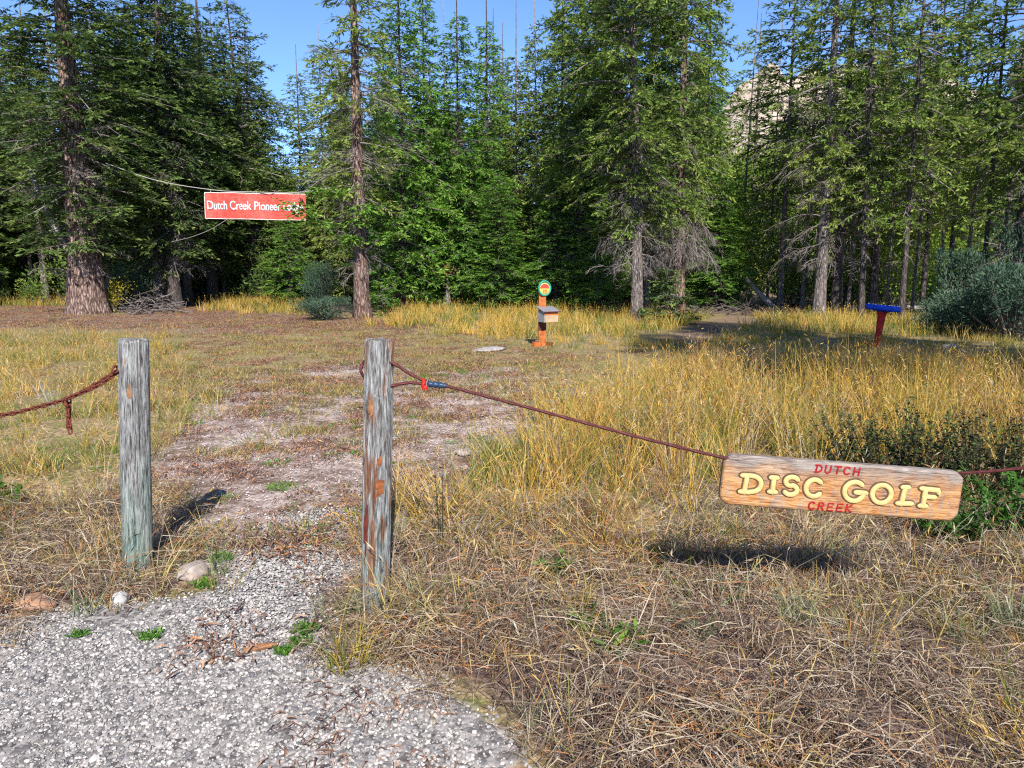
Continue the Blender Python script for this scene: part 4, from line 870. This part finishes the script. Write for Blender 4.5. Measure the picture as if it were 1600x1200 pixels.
def deadwood(h0, h1, R, nb, droop=.3, twigs=10, hang=.3, fine=6):
    mb = MB()
    for i in range(nb):
        z = h0+(h1-h0)*(i+rng.random())/nb; a = rng.uniform(0, 6.28); L = R*rng.uniform(.35, 1.1); n = 6; t = np.linspace(0, 1, n); el = rng.normal(.0, .25)
        C = np.array([0, 0, z]) + np.array([math.cos(a), math.sin(a), 0])*(L*t)[:, None]; C[:, 2] += L*(math.sin(el)*t-droop*t*t*rng.uniform(.4, 1.2)); C += np.cumsum(rng.normal(0, .025*L, (n, 3)), 0)*t[:, None]
        mb.tube(C, np.linspace(.008+.007*L, .004, n), 4, rng.uniform(.2, .9), False)
        m_ = int(twigs*(.5+L)); tt = rng.uniform(.25, 1, m_); B0 = np.stack([np.interp(tt, t, C[:, k]) for k in range(3)], 1)
        BD = unit(np.stack([np.cos(a+rng.uniform(-1.2, 1.2, m_)), np.sin(a+rng.uniform(-1.2, 1.2, m_)), rng.normal(-hang, .35, m_)], 1)); bl_ = rng.uniform(.15, .55, m_)*min(1.2, .4+L*.5)
        mid = B0+BD*(bl_*.5)[:, None]+rng.normal(0, .03, (m_, 3)); end = B0+BD*bl_[:, None]-np.array([0, 0, 1])*(hang*bl_*.5)[:, None]
        mb.strips(np.stack([B0, mid, end], 1), np.array([.012, .009, .004]), unit(np.cross(BD, rng.normal(0, 1, (m_, 3)))), rng.uniform(.2, 1, m_))
        idx = np.repeat(np.arange(m_), fine); K = len(idx); u = rng.uniform(.3, 1, K); p = B0[idx]+(end-B0)[idx]*u[:, None]; d = unit(BD[idx]+rng.normal(0, .7, (K, 3))-np.array([0, 0, hang]))
        mb.leaves(p, d, unit(np.cross(d, rng.normal(0, 1, (K, 3)))), rng.uniform(.08, .24, K), np.full(K, .008), rng.uniform(.2, 1, K))
    return mb
def trunkmesh(name, d, H, mat, sides=18, rings=28, flare=.35, bend=0, rough=.05, fork=None):
    mb = MB(); t = np.linspace(0, 1, rings)**1.5; z = -.2 + (H+.2)*t
    r = d/2*(1-.88*np.clip(z/H, 0, 1)**.9) + d/2*flare*np.exp(-np.clip(z, 0, None)/(.28+.25*d))
    th = np.arange(sides)*2*math.pi/sides; TH, Z = np.meshgrid(th, z)
    sd = rng.uniform(0, 50); g = fbm(np.cos(TH)*5+sd, Z*.9+np.sin(TH)*5, 7, 3)-.5; lob = .09*np.cos(5*TH+sd)*np.exp(-np.clip(Z, 0, None)/.5)
    rr = r[:, None]*(1+g*rough*4*min(1, .4+d)+lob); bx = bend*np.sin(np.clip(Z/H, 0, 1)*3.0)*d
    v = np.stack([rr*np.cos(TH)+bx, rr*np.sin(TH), Z], -1).reshape(-1, 3)
    i, j = np.meshgrid(np.arange(rings-1), np.arange(sides), indexing='ij'); k = (j+1) % sides
    mb.add(v, np.stack([i*sides+j, i*sides+k, (i+1)*sides+k, (i+1)*sides+j], -1).reshape(-1, 4))
    return mb.mesh(name, [mat], True)
cone = lambda q: max(0., (1-q))**.8*(.55+.45*min(1, q*5)); 
old = lambda q: (.45+.55*min(1, q*2.2))*max(0., 1-q)**.5
thin = lambda q: (.5+.5*min(1, q*3))*max(0.05, 1-q)**.6
CR = {}
def proto(key, fmat, **kw):
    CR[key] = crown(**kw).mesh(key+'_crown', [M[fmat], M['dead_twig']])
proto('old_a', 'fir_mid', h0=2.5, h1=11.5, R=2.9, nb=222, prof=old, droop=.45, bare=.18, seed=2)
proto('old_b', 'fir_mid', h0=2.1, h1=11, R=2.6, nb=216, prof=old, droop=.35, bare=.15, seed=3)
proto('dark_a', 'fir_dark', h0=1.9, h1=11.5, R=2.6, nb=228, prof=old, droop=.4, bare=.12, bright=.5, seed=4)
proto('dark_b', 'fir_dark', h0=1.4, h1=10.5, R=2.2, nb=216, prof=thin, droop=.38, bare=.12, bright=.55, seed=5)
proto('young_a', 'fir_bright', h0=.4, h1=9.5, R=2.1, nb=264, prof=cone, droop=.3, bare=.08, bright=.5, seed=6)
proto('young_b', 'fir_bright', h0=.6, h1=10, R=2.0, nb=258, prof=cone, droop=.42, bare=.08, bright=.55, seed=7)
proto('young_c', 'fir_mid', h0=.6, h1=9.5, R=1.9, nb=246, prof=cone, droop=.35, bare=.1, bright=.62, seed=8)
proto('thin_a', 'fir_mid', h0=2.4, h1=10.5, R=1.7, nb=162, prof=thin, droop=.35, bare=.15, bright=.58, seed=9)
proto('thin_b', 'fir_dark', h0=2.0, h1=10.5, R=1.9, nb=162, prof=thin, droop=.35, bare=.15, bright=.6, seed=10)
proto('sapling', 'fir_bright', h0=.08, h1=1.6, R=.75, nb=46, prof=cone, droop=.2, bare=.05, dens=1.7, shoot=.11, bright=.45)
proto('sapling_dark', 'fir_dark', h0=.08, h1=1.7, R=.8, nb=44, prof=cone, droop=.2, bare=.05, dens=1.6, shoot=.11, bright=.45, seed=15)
proto('open_a', 'fir_mid', h0=3.0, h1=10.5, R=2.0, nb=122, bright=.6, seed=12, prof=thin, droop=.35, bare=.25, dens=.95)
proto('open_b', 'fir_mid', h0=2.6, h1=10.5, R=2.1, nb=122, seed=13, prof=thin, droop=.4, bare=.28, dens=.9, bright=.6)
DW = {}
DW['light'] = deadwood(1.3, 4.5, 1.0, 26, .3, 8, .3, 4).mesh('dead_light', [M['dead_twig']]); DW['heavy'] = deadwood(1.6, 6.0, 1.4, 46, .4, 9, .5, 6).mesh('dead_heavy', [M['dead_twig']])
DW['fan'] = deadwood(1.9, 3.1, 1.05, 46, .7, 13, 1.0, 9).mesh('dead_fan', [M['dead_twig']]); DW['upper'] = deadwood(4.2, 8, 1.7, 34, .25, 9, .2, 5).mesh('dead_upper', [M['dead_twig']])
DW['pole'] = deadwood(1.2, 8, .55, 26, .2, 5, .1, 3).mesh('dead_pole', [M['dead_twig']])
def tree(px, py, wpx, H, bark, ck, label, cs=1.0, cz=1.0, dead=(), rz=None, lean=(0, 0), bend=0, xy=None, dm=None, name='fir_tree', big=False, group='conifers at the forest edge', cat='tree'):
    b_ = gpt(px, py) if xy is None else Vector((xy[0], xy[1], 0)); b_.z = float(gz(b_.x, b_.y))
    cz = 1+(cz-1)*.4; H = 11.5+(H-14)*.3
    d = wpx*b_.length/FPX*.80 if dm is None else dm
    root = empty(name, b_, (lean[1], lean[0], 0)); tag(root, label, cat, group)
    tr = link('trunk', trunkmesh('trunk_mesh', d, H, M[bark], 40 if big else 16, 80 if big else 26, .22 if big else .35, bend, .07 if big else .05), None, root)
    rz = random.uniform(0, 6.28) if rz is None else rz
    if ck:
        c_ = link('crown', CR[ck], None, root); c_.scale = (cs, cs, cz); c_.rotation_euler = (0, 0, rz)
    for k, (dk, s_, z_) in enumerate(dead):
        o = link('dead_branches', DW[dk], None, root); o['kind'] = 'stuff'; o.scale = (s_, s_, z_); o.rotation_euler = (0, 0, rz+1.3*k)
    return root
# left group
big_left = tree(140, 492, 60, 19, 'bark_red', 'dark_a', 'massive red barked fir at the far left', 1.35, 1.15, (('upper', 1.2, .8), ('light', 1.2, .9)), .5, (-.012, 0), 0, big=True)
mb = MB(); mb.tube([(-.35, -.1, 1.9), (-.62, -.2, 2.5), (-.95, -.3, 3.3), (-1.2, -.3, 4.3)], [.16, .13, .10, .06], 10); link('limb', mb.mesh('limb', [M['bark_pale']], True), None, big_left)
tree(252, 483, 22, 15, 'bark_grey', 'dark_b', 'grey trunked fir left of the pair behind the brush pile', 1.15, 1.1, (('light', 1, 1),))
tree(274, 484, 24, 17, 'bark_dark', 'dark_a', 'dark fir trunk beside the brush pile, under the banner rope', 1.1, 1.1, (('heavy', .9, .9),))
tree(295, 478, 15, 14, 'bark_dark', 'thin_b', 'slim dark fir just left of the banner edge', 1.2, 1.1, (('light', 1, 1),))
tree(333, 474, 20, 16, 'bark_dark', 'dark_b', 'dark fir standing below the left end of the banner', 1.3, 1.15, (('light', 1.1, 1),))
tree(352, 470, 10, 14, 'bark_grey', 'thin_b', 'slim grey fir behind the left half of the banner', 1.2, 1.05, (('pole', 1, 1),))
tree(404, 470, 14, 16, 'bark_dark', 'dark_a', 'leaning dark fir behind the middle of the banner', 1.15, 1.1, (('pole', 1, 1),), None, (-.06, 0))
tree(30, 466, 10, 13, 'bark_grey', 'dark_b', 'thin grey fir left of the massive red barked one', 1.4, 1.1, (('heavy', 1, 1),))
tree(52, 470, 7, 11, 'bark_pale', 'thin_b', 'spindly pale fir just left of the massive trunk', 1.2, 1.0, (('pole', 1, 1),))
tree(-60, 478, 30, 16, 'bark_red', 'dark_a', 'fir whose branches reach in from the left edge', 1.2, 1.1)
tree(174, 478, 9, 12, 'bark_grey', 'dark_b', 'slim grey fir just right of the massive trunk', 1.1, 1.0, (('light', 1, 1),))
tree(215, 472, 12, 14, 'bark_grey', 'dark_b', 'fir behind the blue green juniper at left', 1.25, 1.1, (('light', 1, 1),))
# centre
mid = tree(566, 497, 32, 17, 'bark_red', 'open_a', 'tall red barked fir in the centre left, bare limbs above', 1.0, 1.25, (('upper', 1.15, .95), ('light', 1.0, .95)), 2.0, (.0, 0), 0, big=True)
def limbmesh(segs, fm, name):
    """a few hand-placed low limbs with foliage"""
    mb = MB()
    for (P, L, dn) in segs:
        P = np.array(P); mb.tube(P, np.linspace(.05, .012, len(P)), 5, .4, False, 1)
        tt = rng.uniform(.25, 1, dn); t = np.linspace(0, 1, len(P)); B0 = np.stack([np.interp(tt, t, P[:, k]) for k in range(3)], 1)
        a = rng.uniform(0, 6.28, dn); BD = unit(np.stack([np.cos(a), np.sin(a), rng.normal(-.15, .3, dn)], 1)); bl_ = L*rng.uniform(.4, 1, dn)
        idx = np.repeat(np.arange(dn), 16); K = len(idx); u = rng.uniform(.05, 1, K); p = B0[idx]+BD[idx]*(bl_[idx]*u)[:, None]; sd = unit(np.cross(BD[idx], [0, 0, 1.]))
        d = unit(BD[idx]+sd*rng.uniform(-1, 1, K)[:, None]+rng.normal(0, .25, (K, 3))); bt = np.clip(rng.normal(.6, .2, dn), 0, 1)
        mb.leaves(p, d, unit(np.cross(d, np.array([0, 0, 1.])+rng.normal(0, .5, (K, 3)))), rng.uniform(.08, .16, K), rng.uniform(.03, .055, K), np.clip(bt[idx]+rng.normal(0, .12, K), 0, 1), 0)
    return mb.mesh(name, [M[fm], M['dead_twig']])
link('low_limb', limbmesh([([(-.2, -.2, 2.3), (-.7, -.6, 2.55), (-1.2, -.9, 2.9), (-1.7, -1.2, 3.25)], .6, 60), ([(0, -.25, 2.5), (.2, -.7, 2.9), (.45, -1.1, 3.2)], .6, 50), ([(-.1, -.2, 3.1), (-.5, -.8, 3.5), (-.9, -1.2, 3.6)], .55, 45), ([(.15, -.15, 1.9), (.7, -.5, 2.3), (1.3, -.7, 2.4)], .55, 40), ([(0., -.25, 2.0), (-.1, -.6, 2.25), (-.15, -.9, 2.3)], .4, 30)], 'fir_bright', 'low_limb'), None, mid)
plant('fir_sapling', 598, 496, CR['sapling'], 'small bright fir sapling at the foot of the centre left fir', 'sapling', .85)
tree(512, 470, 6, 13, 'bark_pale', 'thin_a', 'thin pale fir left of the tall centre left fir', 1.1, .95, (('pole', .9, .9),))
tree(477, 466, 8, 12, 'bark_grey', 'thin_a', 'thin grey fir just right of the banner end', 1.1, .8, (('pole', 1, .9),))
tree(540, 474, 6, 10, 'bark_grey', 'young_c', 'small fir close behind the tall centre left trunk', .9, .65)
tree(632, 484, 14, 15, 'bark_dark', 'young_a', 'dense bright fir immediately right of the centre left trunk', 1.15, 1.3, (('light', 1, 1),))
tree(668, 482, 10, 14, 'bark_dark', 'young_b', 'dense bright fir between the centre left trunk and the pale pole', 1.0, 1.2)
tree(698, 477, 8, 15, 'bark_pale', None, 'tall thin pale dead pole rising above the clearing', dead=(('pole', .6, 1.2),), group=None)
sn = empty('broken_snag', gpt(700, 484)); tag(sn, 'short broken stub with a tuft of rust orange needles in the centre', 'stump')
link('trunk', trunkmesh('snag_mesh', .22, 1.35, M['bark_grey'], 12, 12), None, sn)
mb = MB(); K = 500; d_ = unit(rng.normal(0, 1, (K, 3))+np.array([0, -.3, .2])); mb.leaves(np.array([0, 0, 1.3])+d_*rng.uniform(0, .3, K)[:, None]*np.array([1.2, 1, .6]), d_, unit(np.cross(d_, rng.normal(0, 1, (K, 3)))), rng.uniform(.06, .12, K), np.full(K, .02), rng.uniform(.6, 1, K)); link('dead_needles', mb.mesh('dead_needles', [M['litter']]), None, sn)
tree(718, 482, 10, 14, 'bark_dark', 'young_a', 'dense bright fir just right of the pale pole', 1.0, 1.15, rz=3.0)
tree(762, 480, 10, 14, 'bark_dark', 'young_b', 'bright fir left of the information post', .95, 1.0, rz=4.0)
tree(806, 478, 9, 12, 'bark_grey', 'young_c', 'fir rising behind the information post on its left', 1.0, .9, (('pole', 1, 1),))
tree(842, 477, 8, 13, 'bark_pale', 'young_c', 'thin pale trunked fir directly behind the green rimmed disc', 1.1, 1.2, (('pole', 1, 1.),), None, (-.02, 0))
tree(905, 486, 16, 16, 'bark_grey', 'old_a', 'grey trunked fir with bare twigs right of the information post', .9, 1.15, (('heavy', 1.0, .8),))
tree(875, 480, 9, 15, 'bark_dark', 'young_c', 'dark stemmed fir between information post and grey trunk', 1.1, 1.3, (('light', 1, 1),))
tree(958, 486, 16, 16, 'bark_red', 'old_b', 'reddish straight trunk left of the leaning grey one', .9, 1.2, (('light', 1, 1),))
tree(996, 503, 24, 17, 'bark_grey', 'old_a', 'large grey trunk leaning left in front of the clearing trees', .95, 1.1, (('light', 1.1, 1), ('heavy', .7, .9)), 1.0, (-.05, 0), .25, big=True)
tree(1010, 487, 14, 15, 'bark_grey', 'old_b', 'slim grey trunk close behind the leaning grey one', .9, 1.15)
tree(1060, 495, 24, 17, 'bark_red', 'old_a', 'red barked fir with a skirt of hanging dead twigs', .75, 1.25, (('heavy', .8, 1), ('fan', 1.0, 1.05)), 4.0, (-.01, 0), 0, big=True)
plant('fir_sapling', 1042, 508, CR['sapling_dark'], 'dark small fir sapling in front of the red barked fir with hanging twigs', 'sapling', 1.0, 2)
tree(1095, 476, 12, 14, 'bark_dark', 'young_b', 'green fir right of the red barked fir with hanging twigs', 1.1, 1.15)
# right
tree(1218, 486, 12, 14, 'bark_grey', 'open_a', 'thin grey fir behind the trail, left of the right hand pair', 1.2, 1.1, (('heavy', .8, 1),))
tree(1170, 470, 10, 14, 'bark_grey', 'open_b', 'thin fir beside the pale fallen log', 1.3, 1.0, (('light', 1, 1),))
tree(1279, 500, 23, 16, 'bark_grey', 'open_a', 'straight grey trunk, left one of the right hand pair', .9, 1.3, (('heavy', 1, 1.0),), big=True)
tree(1305, 494, 20, 16, 'bark_dark', 'open_b', 'dark trunk, right one of the right hand pair', 1.1, 1.2, (('light', 1.2, 1),))
tree(1345, 503, 12, 15, 'bark_dark', 'open_b', 'slim dark trunk leaning left beside the blue topped target', .9, 1.25, (('pole', 1, 1.1),), None, (-.025, 0))
tree(1362, 486, 16, 13, 'bark_red', 'open_b', 'reddish trunk behind the blue topped target', 1.2, 1.1, (('light', 1, 1),))
tree(1407, 506, 11, 15, 'bark_dark', 'open_b', 'slim straight dark trunk just right of the blue topped target', .95, 1.2, (('pole', 1.2, 1.1),))
tree(1440, 488, 9, 13, 'bark_dark', 'open_b', 'thin dark fir left of the blue green junipers', 1.1, 1.1, (('pole', 1.2, 1.),))
tree(1530, 506, 9, 14, 'bark_dark', 'open_b', 'thin dark fir rising out of the blue green junipers', 1.2, 1.1, (('pole', 1.2, 1.),))
tree(1588, 512, 34, 17, 'bark_dark', 'open_b', 'thick dark trunk at the right edge', 1.0, 1.2, (('light', 1.2, 1),))
tree(1480, 480, 10, 13, 'bark_dark', 'open_b', 'dark fir behind the blue green junipers', 1.1, 1.1)
tree(1665, 500, 26, 16, 'bark_dark', 'dark_a', 'fir just beyond the right edge', 1.1, 1.1)
for px, py, w_, lab in ((1152, 478, 6, 'bare thin pole left of the pale leaning log'), (1198, 480, 5, 'bare thin pole just behind the pale leaning log'), (1252, 488, 7, 'bare thin grey pole left of the right hand pair'), (1324, 490, 6, 'bare thin pole between the right hand pair and the leaning trunk'), (1384, 494, 5, 'bare thin pole close behind the blue topped target'), (1424, 494, 6, 'bare thin pole right of the slim straight dark trunk'), (1462, 498, 6, 'bare thin pole at the left end of the junipers'), (1502, 500, 7, 'bare thin pole behind the middle of the junipers'), (1556, 504, 7, 'bare thin pole near the thick right edge trunk')):
    tree(px, py, w_, 13, 'bark_grey', None, lab, dead=(('pole', .8, .95),), lean=(random.uniform(-.03, .03), 0), name='bare_pole', group='bare poles on the right')
for px, py, cs_, cz_, ck_, lab in ((868, 487, .75, .5, 'young_a', 'small bright fir right of the information post'), (932, 489, .7, .42, 'young_b', 'small bright fir left of the reddish straight trunk'), (1118, 486, .8, .5, 'young_a', 'small bright fir at the left side of the trail mouth'), (1030, 484, .7, .5, 'young_c', 'small fir behind the leaning grey trunk'), (455, 478, .7, .42, 'young_b', 'small bright fir under the right end of the banner'), (230, 478, .7, .4, 'young_c', 'small fir just behind the brush pile'), (780, 486, .8, .48, 'young_a', 'small bright fir in grass left of the information post')):
    t_ = tree(px, py, 5, 6, 'bark_dark', ck_, lab, name='young_fir', group='small firs at the forest edge'); [c for c in t_.children if c.name.startswith('crown')][0].scale = (cs_, cs_, cz_); [c for c in t_.children if c.name.startswith('trunk')][0].scale = (1, 1, cz_)
# trees beside and behind the viewpoint, which throw the shade on the right
tree(0, 0, 0, 15, 'bark_red', 'dark_a', 'fir standing out of view to the right', 1.3, .95, xy=(9.7, 3.2), dm=.5, group='conifers beside the viewpoint')
tree(0, 0, 0, 15, 'bark_red', 'dark_b', 'shorter fir standing out of view to the right', 1.15, 1.0, xy=(8.6, .8), dm=.45, group='conifers beside the viewpoint')
for (x_, y_, z_, lab) in ((7.4, -10.2, 14.8, 'tallest fir standing out of view behind on the right'), (8.6, -2.2, 12.0, 'tall fir standing out of view behind on the right')):
    t_ = tree(0, 0, 0, (z_+6-11.5)/.3+14, 'bark_red', None, lab, xy=(x_, y_), dm=.5, group='conifers beside the viewpoint')
    c_ = link('crown', CR['dark_a'], None, t_); c_.scale = (.85, .85, .62); c_.location = (0, 0, z_-.4)

# ------------------------------------------------------------------ background forest
def forest_proto(ck, bark, d, H, dk):
    mb_t = trunkmesh('tmp_trunk', d, H, M[bark], 8, 12)
    parts = [(mb_t, 0), (CR[ck], 0)] + ([(DW[dk], 0)] if dk else [])
    Vs, Fs, Tn, Ms, n0 = [], [], [], [], 0; mats = []
    mbx = MB()
    for me_, _ in parts:
        nv = len(me_.vertices); v = np.empty(nv*3); me_.vertices.foreach_get('co', v); t = np.empty(nv); me_.attributes['tint'].data.foreach_get('value', t)
        npo = len(me_.polygons); lt = np.empty(npo, int); me_.polygons.foreach_get('loop_total', lt); ls_ = np.empty(npo, int); me_.polygons.foreach_get('loop_start', ls_); mi = np.empty(npo, int); me_.polygons.foreach_get('material_index', mi)
        lv = np.empty(len(me_.loops), int); me_.loops.foreach_get('vertex_index', lv)
        off = len(mats); mats += list(me_.materials); first = True
        for k in (3, 4):
            for q in range(len(me_.materials)):
                s_ = (lt == k) & (mi == q)
                if not s_.any(): continue
                f = lv[ls_[s_][:, None]+np.arange(k)]
                if first: base = mbx.n; mbx.add(v, f, t, off+q); first = False
                else: mbx.V.append(np.zeros((0, 3))); mbx.T.append(np.zeros(0)); mbx.F.append(f+base); mbx.M.append(off+q)
    return mbx.mesh('forest_'+ck, mats)
FP = [forest_proto('young_c', 'bark_grey', .2, 10, 'light'), forest_proto('thin_a', 'bark_grey', .22, 12, 'pole'), forest_proto('dark_b', 'bark_dark', .28, 12, 'light'), forest_proto('young_a', 'bark_dark', .22, 10, None)]
n = 620; y = rng.uniform(32, 95, n); x = rng.uniform(-.85, .85, n)*y
pxl = 800+FPX*x/(y*CP)
H_ = np.where(y < 50, U(n, .75, 1.15), U(n, .9, 1.45))
gap = (np.abs(pxl-1160) < 42) | (np.abs(pxl-478) < 48) | (np.abs(pxl-815) < 26)           # the two openings where the sky comes down
H_ = np.where(gap, np.minimum(H_, (8.0/57.3*y+1.2)/11.5*U(n, .85, 1.0)), H_); H_ = np.where(pxl > 1212, H_*1.3, H_); keep = ~(((pxl > 1120) & (pxl < 1560)) & (y < 60)) ; keep &= np.hypot(x, y) > 33
p = np.stack([x, y, gz(x, y)], 1)[keep]; H_ = H_[keep]; n = len(p)
scatter('far_forest', 'dense conifer forest filling the background behind the clearing trees', 'forest', FP, p, np.stack([H_*U(n, .9, 1.2), H_*U(n, .9, 1.2), H_], 1), U(n, 0, 6.28))
# forest floor undergrowth
def bush(name, mat, R, H, n, L, Wd, clumps=14, tint=(0, 1), up=.4, sp=.26):
    mb = MB(); cc = rng.normal(0, .42, (clumps, 3))*np.array([R, R, 0]); cc[:, 2] = H*rng.uniform(.25, .85, clumps)
    for c_ in cc: mb.tube(np.array([[c_[0]*.15, c_[1]*.15, 0], [c_[0]*.6, c_[1]*.6, c_[2]*.5], c_]), [.02, .012, .004], 4, .3, False, 1)
    idx = rng.integers(0, clumps, n); p = cc[idx]+rng.normal(0, 1, (n, 3))*np.array([R*sp, R*sp, H*sp*.6])*rng.uniform(.5, 1.4, clumps)[idx][:, None]; p[:, 2] = np.abs(p[:, 2]); ct = rng.uniform(*tint, clumps)
    d = unit(unit(p-cc[idx]+rng.normal(0, .02, (n, 3)))+np.array([0, 0, up])+rng.normal(0, .4, (n, 3)))
    mb.leaves(p, d, unit(np.cross(d, rng.normal(0, 1, (n, 3)))), L*rng.uniform(.6, 1.3, n), Wd*rng.uniform(.7, 1.3, n), np.clip(ct[idx]*.7+rng.uniform(*tint, n)*.3, 0, 1))
    return mb.mesh(name, [mat, M['dead_twig']])
ub = [bush('undergrowth_a', M['fir_dark'], .9, 1.1, 1500, .13, .05), bush('undergrowth_b', M['fir_mid'], .8, 1.3, 1500, .12, .05), bush('undergrowth_c', M['leaf_light'], .8, 1.2, 1300, .09, .06)]
n = 420; y = rng.uniform(29, 75, n); x = rng.uniform(-.8, .8, n)*y; pxl = 800+FPX*x/y
keep = ~((pxl > 1060) & (pxl < 1230) & (y < 40)); x, y = x[keep], y[keep]; n = len(x)
scatter('undergrowth', 'low dark green undergrowth on the shaded forest floor', 'undergrowth', ub, np.stack([x, y, gz(x, y)], 1), U(n, .5, 1.5), U(n, 0, 6.28))
# shrubs
def shrub(px, py, mesh, label, sc=1., name='juniper_shrub', cat='shrub', rz=0, zs=1.):
    o = plant(name, px, py, mesh, label, cat, sc, rz); o.scale = (sc, sc, sc*zs); return o
J = [bush('juniper', M['juniper'], .85, 1.3, 8000, .08, .024, 70, (.0, 1.), .6, .13) for _ in range(3)]
shrub(505, 500, J[0], 'low blue green juniper left of the centre left fir', .85, zs=.6)
shrub(500, 482, J[1], 'taller blue green juniper behind the low one at centre left', .75, zs=1.7, rz=1)
shrub(207, 484, J[1], 'green juniper right of the massive red barked trunk', 1.0, zs=1.2)
shrub(1580, 530, J[0], 'blue green juniper filling the right edge of the clearing', 1.1, zs=1.2)
shrub(1530, 522, J[1], 'spreading blue green juniper, second from the right edge', 1.15, zs=.75, rz=2)
shrub(1475, 518, J[2], 'low spreading juniper, leftmost of the right hand group', .9, zs=.65)
shrub(1500, 508, J[0], 'tall pale juniper among dark trunks on the right', .8, zs=2.0, rz=3)
shrub(1590, 512, J[2], 'tall blue green juniper beside the thick trunk at the right edge', .9, zs=2.4, rz=1)
shrub(180, 490, bush('yellow_bush', M['leaf_yellow'], .45, .9, 900, .06, .04, 12), 'yellow leaved bush at the right foot of the massive trunk', 1.0, 'yellow_bush')
AB = [bush('light_bush', M['leaf_light'], 1.4, 4.2, 5500, .11, .075, 40, (.1, 1.), .3) for _ in range(3)]
for k, (px, py, s_, lab) in enumerate(((1135, 482, 1.1, 'sunlit yellow green shrub left of the pale fallen log'), (1240, 480, 1.0, 'sunlit light green shrub behind the thin grey fir'), (1325, 481, .85, 'sunlit light green shrub between the right hand pair and the leaning trunk'), (1388, 483, .9, 'sunlit light green shrub behind the blue topped target'), (1460, 472, 1.1, 'sunlit light green shrub behind the left juniper'), (1105, 455, 1.7, 'tall sunlit yellow green bush deep behind the trail'), (1190, 455, 1.5, 'tall sunlit bush behind the trail bend'), (1270, 455, 1.5, 'tall sunlit bush seen between right hand trunks'), (1350, 455, 1.5, 'tall sunlit bush above the blue topped target'), (1430, 455, 1.5, 'tall sunlit bush left of the junipers, far back'))):
    shrub(px, py, AB[k % 3], lab, s_, 'broadleaf_shrub', rz=k)
n = 60; y = rng.uniform(40, 57, n); x = (rng.uniform(1085, 1560, n)-800)/FPX*y
scatter('sunlit_thicket', 'sunlit yellow green broadleaf thicket far behind the right hand trunks', 'thicket', AB, np.stack([x, y, gz(x, y)], 1), np.stack([U(n, .9, 1.4), U(n, .9, 1.4), U(n, .9, 1.9)], 1), U(n, 0, 6.28))
# brush piles and fallen log
def sticks(name, R, H, n, seed, label, px, py):
    mb = MB()
    for k in range(n):
        a = rng.uniform(0, 6.28); r = R*math.sqrt(rng.random()); c_ = np.array([r*math.cos(a), r*math.sin(a)*.6, H*(1-r/R)*rng.random()+.03]); b_ = rng.uniform(0, 6.28); l = rng.uniform(.4, 1.1); d = np.array([math.cos(b_), math.sin(b_)*.7, rng.normal(.1, .35)])*l/2
        P = np.array([c_-d, c_+rng.normal(0, .04, 3), c_+d]); P[:, 2] = np.maximum(P[:, 2], .01); mb.tube(P, [.017, .013, .005], 5, rng.uniform(-.2, .6), False)
    o = link(name, mb.mesh(name, [M['dead_twig']])); o.location = gpt(px, py); tag(o, label, 'brush pile', kind='stuff')
sticks('brush_pile', 1.1, .9, 110, 1, 'pile of dead sticks right of the massive red barked trunk', 240, 490)
sticks('trail_brush', 2.6, .35, 160, 2, 'low spread of dead sticks beside the trail on the right', 1140, 490)
sticks('forest_floor_sticks', 4.5, .3, 140, 3, 'scattered dead branches on the floor between the right hand trunks', 1290, 484)
def log(px, py, pts, r, mat, label):
    c_ = gpt(px, py); mb = MB(); mb.tube(np.array(pts), np.linspace(r, r*.6, len(pts)), 9); o = link('fallen_log', mb.mesh('fallen_log', [M[mat]], True)); o.location = c_; tag(o, label, 'log')
log(1195, 488, [(.3, 0, .08), (-.1, .1, .5), (-.6, .2, 1.05)], .11, 'bark_pale', 'pale broken log leaning beside the trail on the right')
log(1430, 490, [(-2.2, 0, .15), (0, .1, .17), (1.6, 0, .15)], .1, 'bark_pale', 'long pale log lying behind the blue topped target')
log(1110, 480, [(-1.6, .2, .12), (0, 0, .13), (1.5, -.3, .1)], .09, 'bark_grey', 'dark log lying across the forest floor behind the trail')
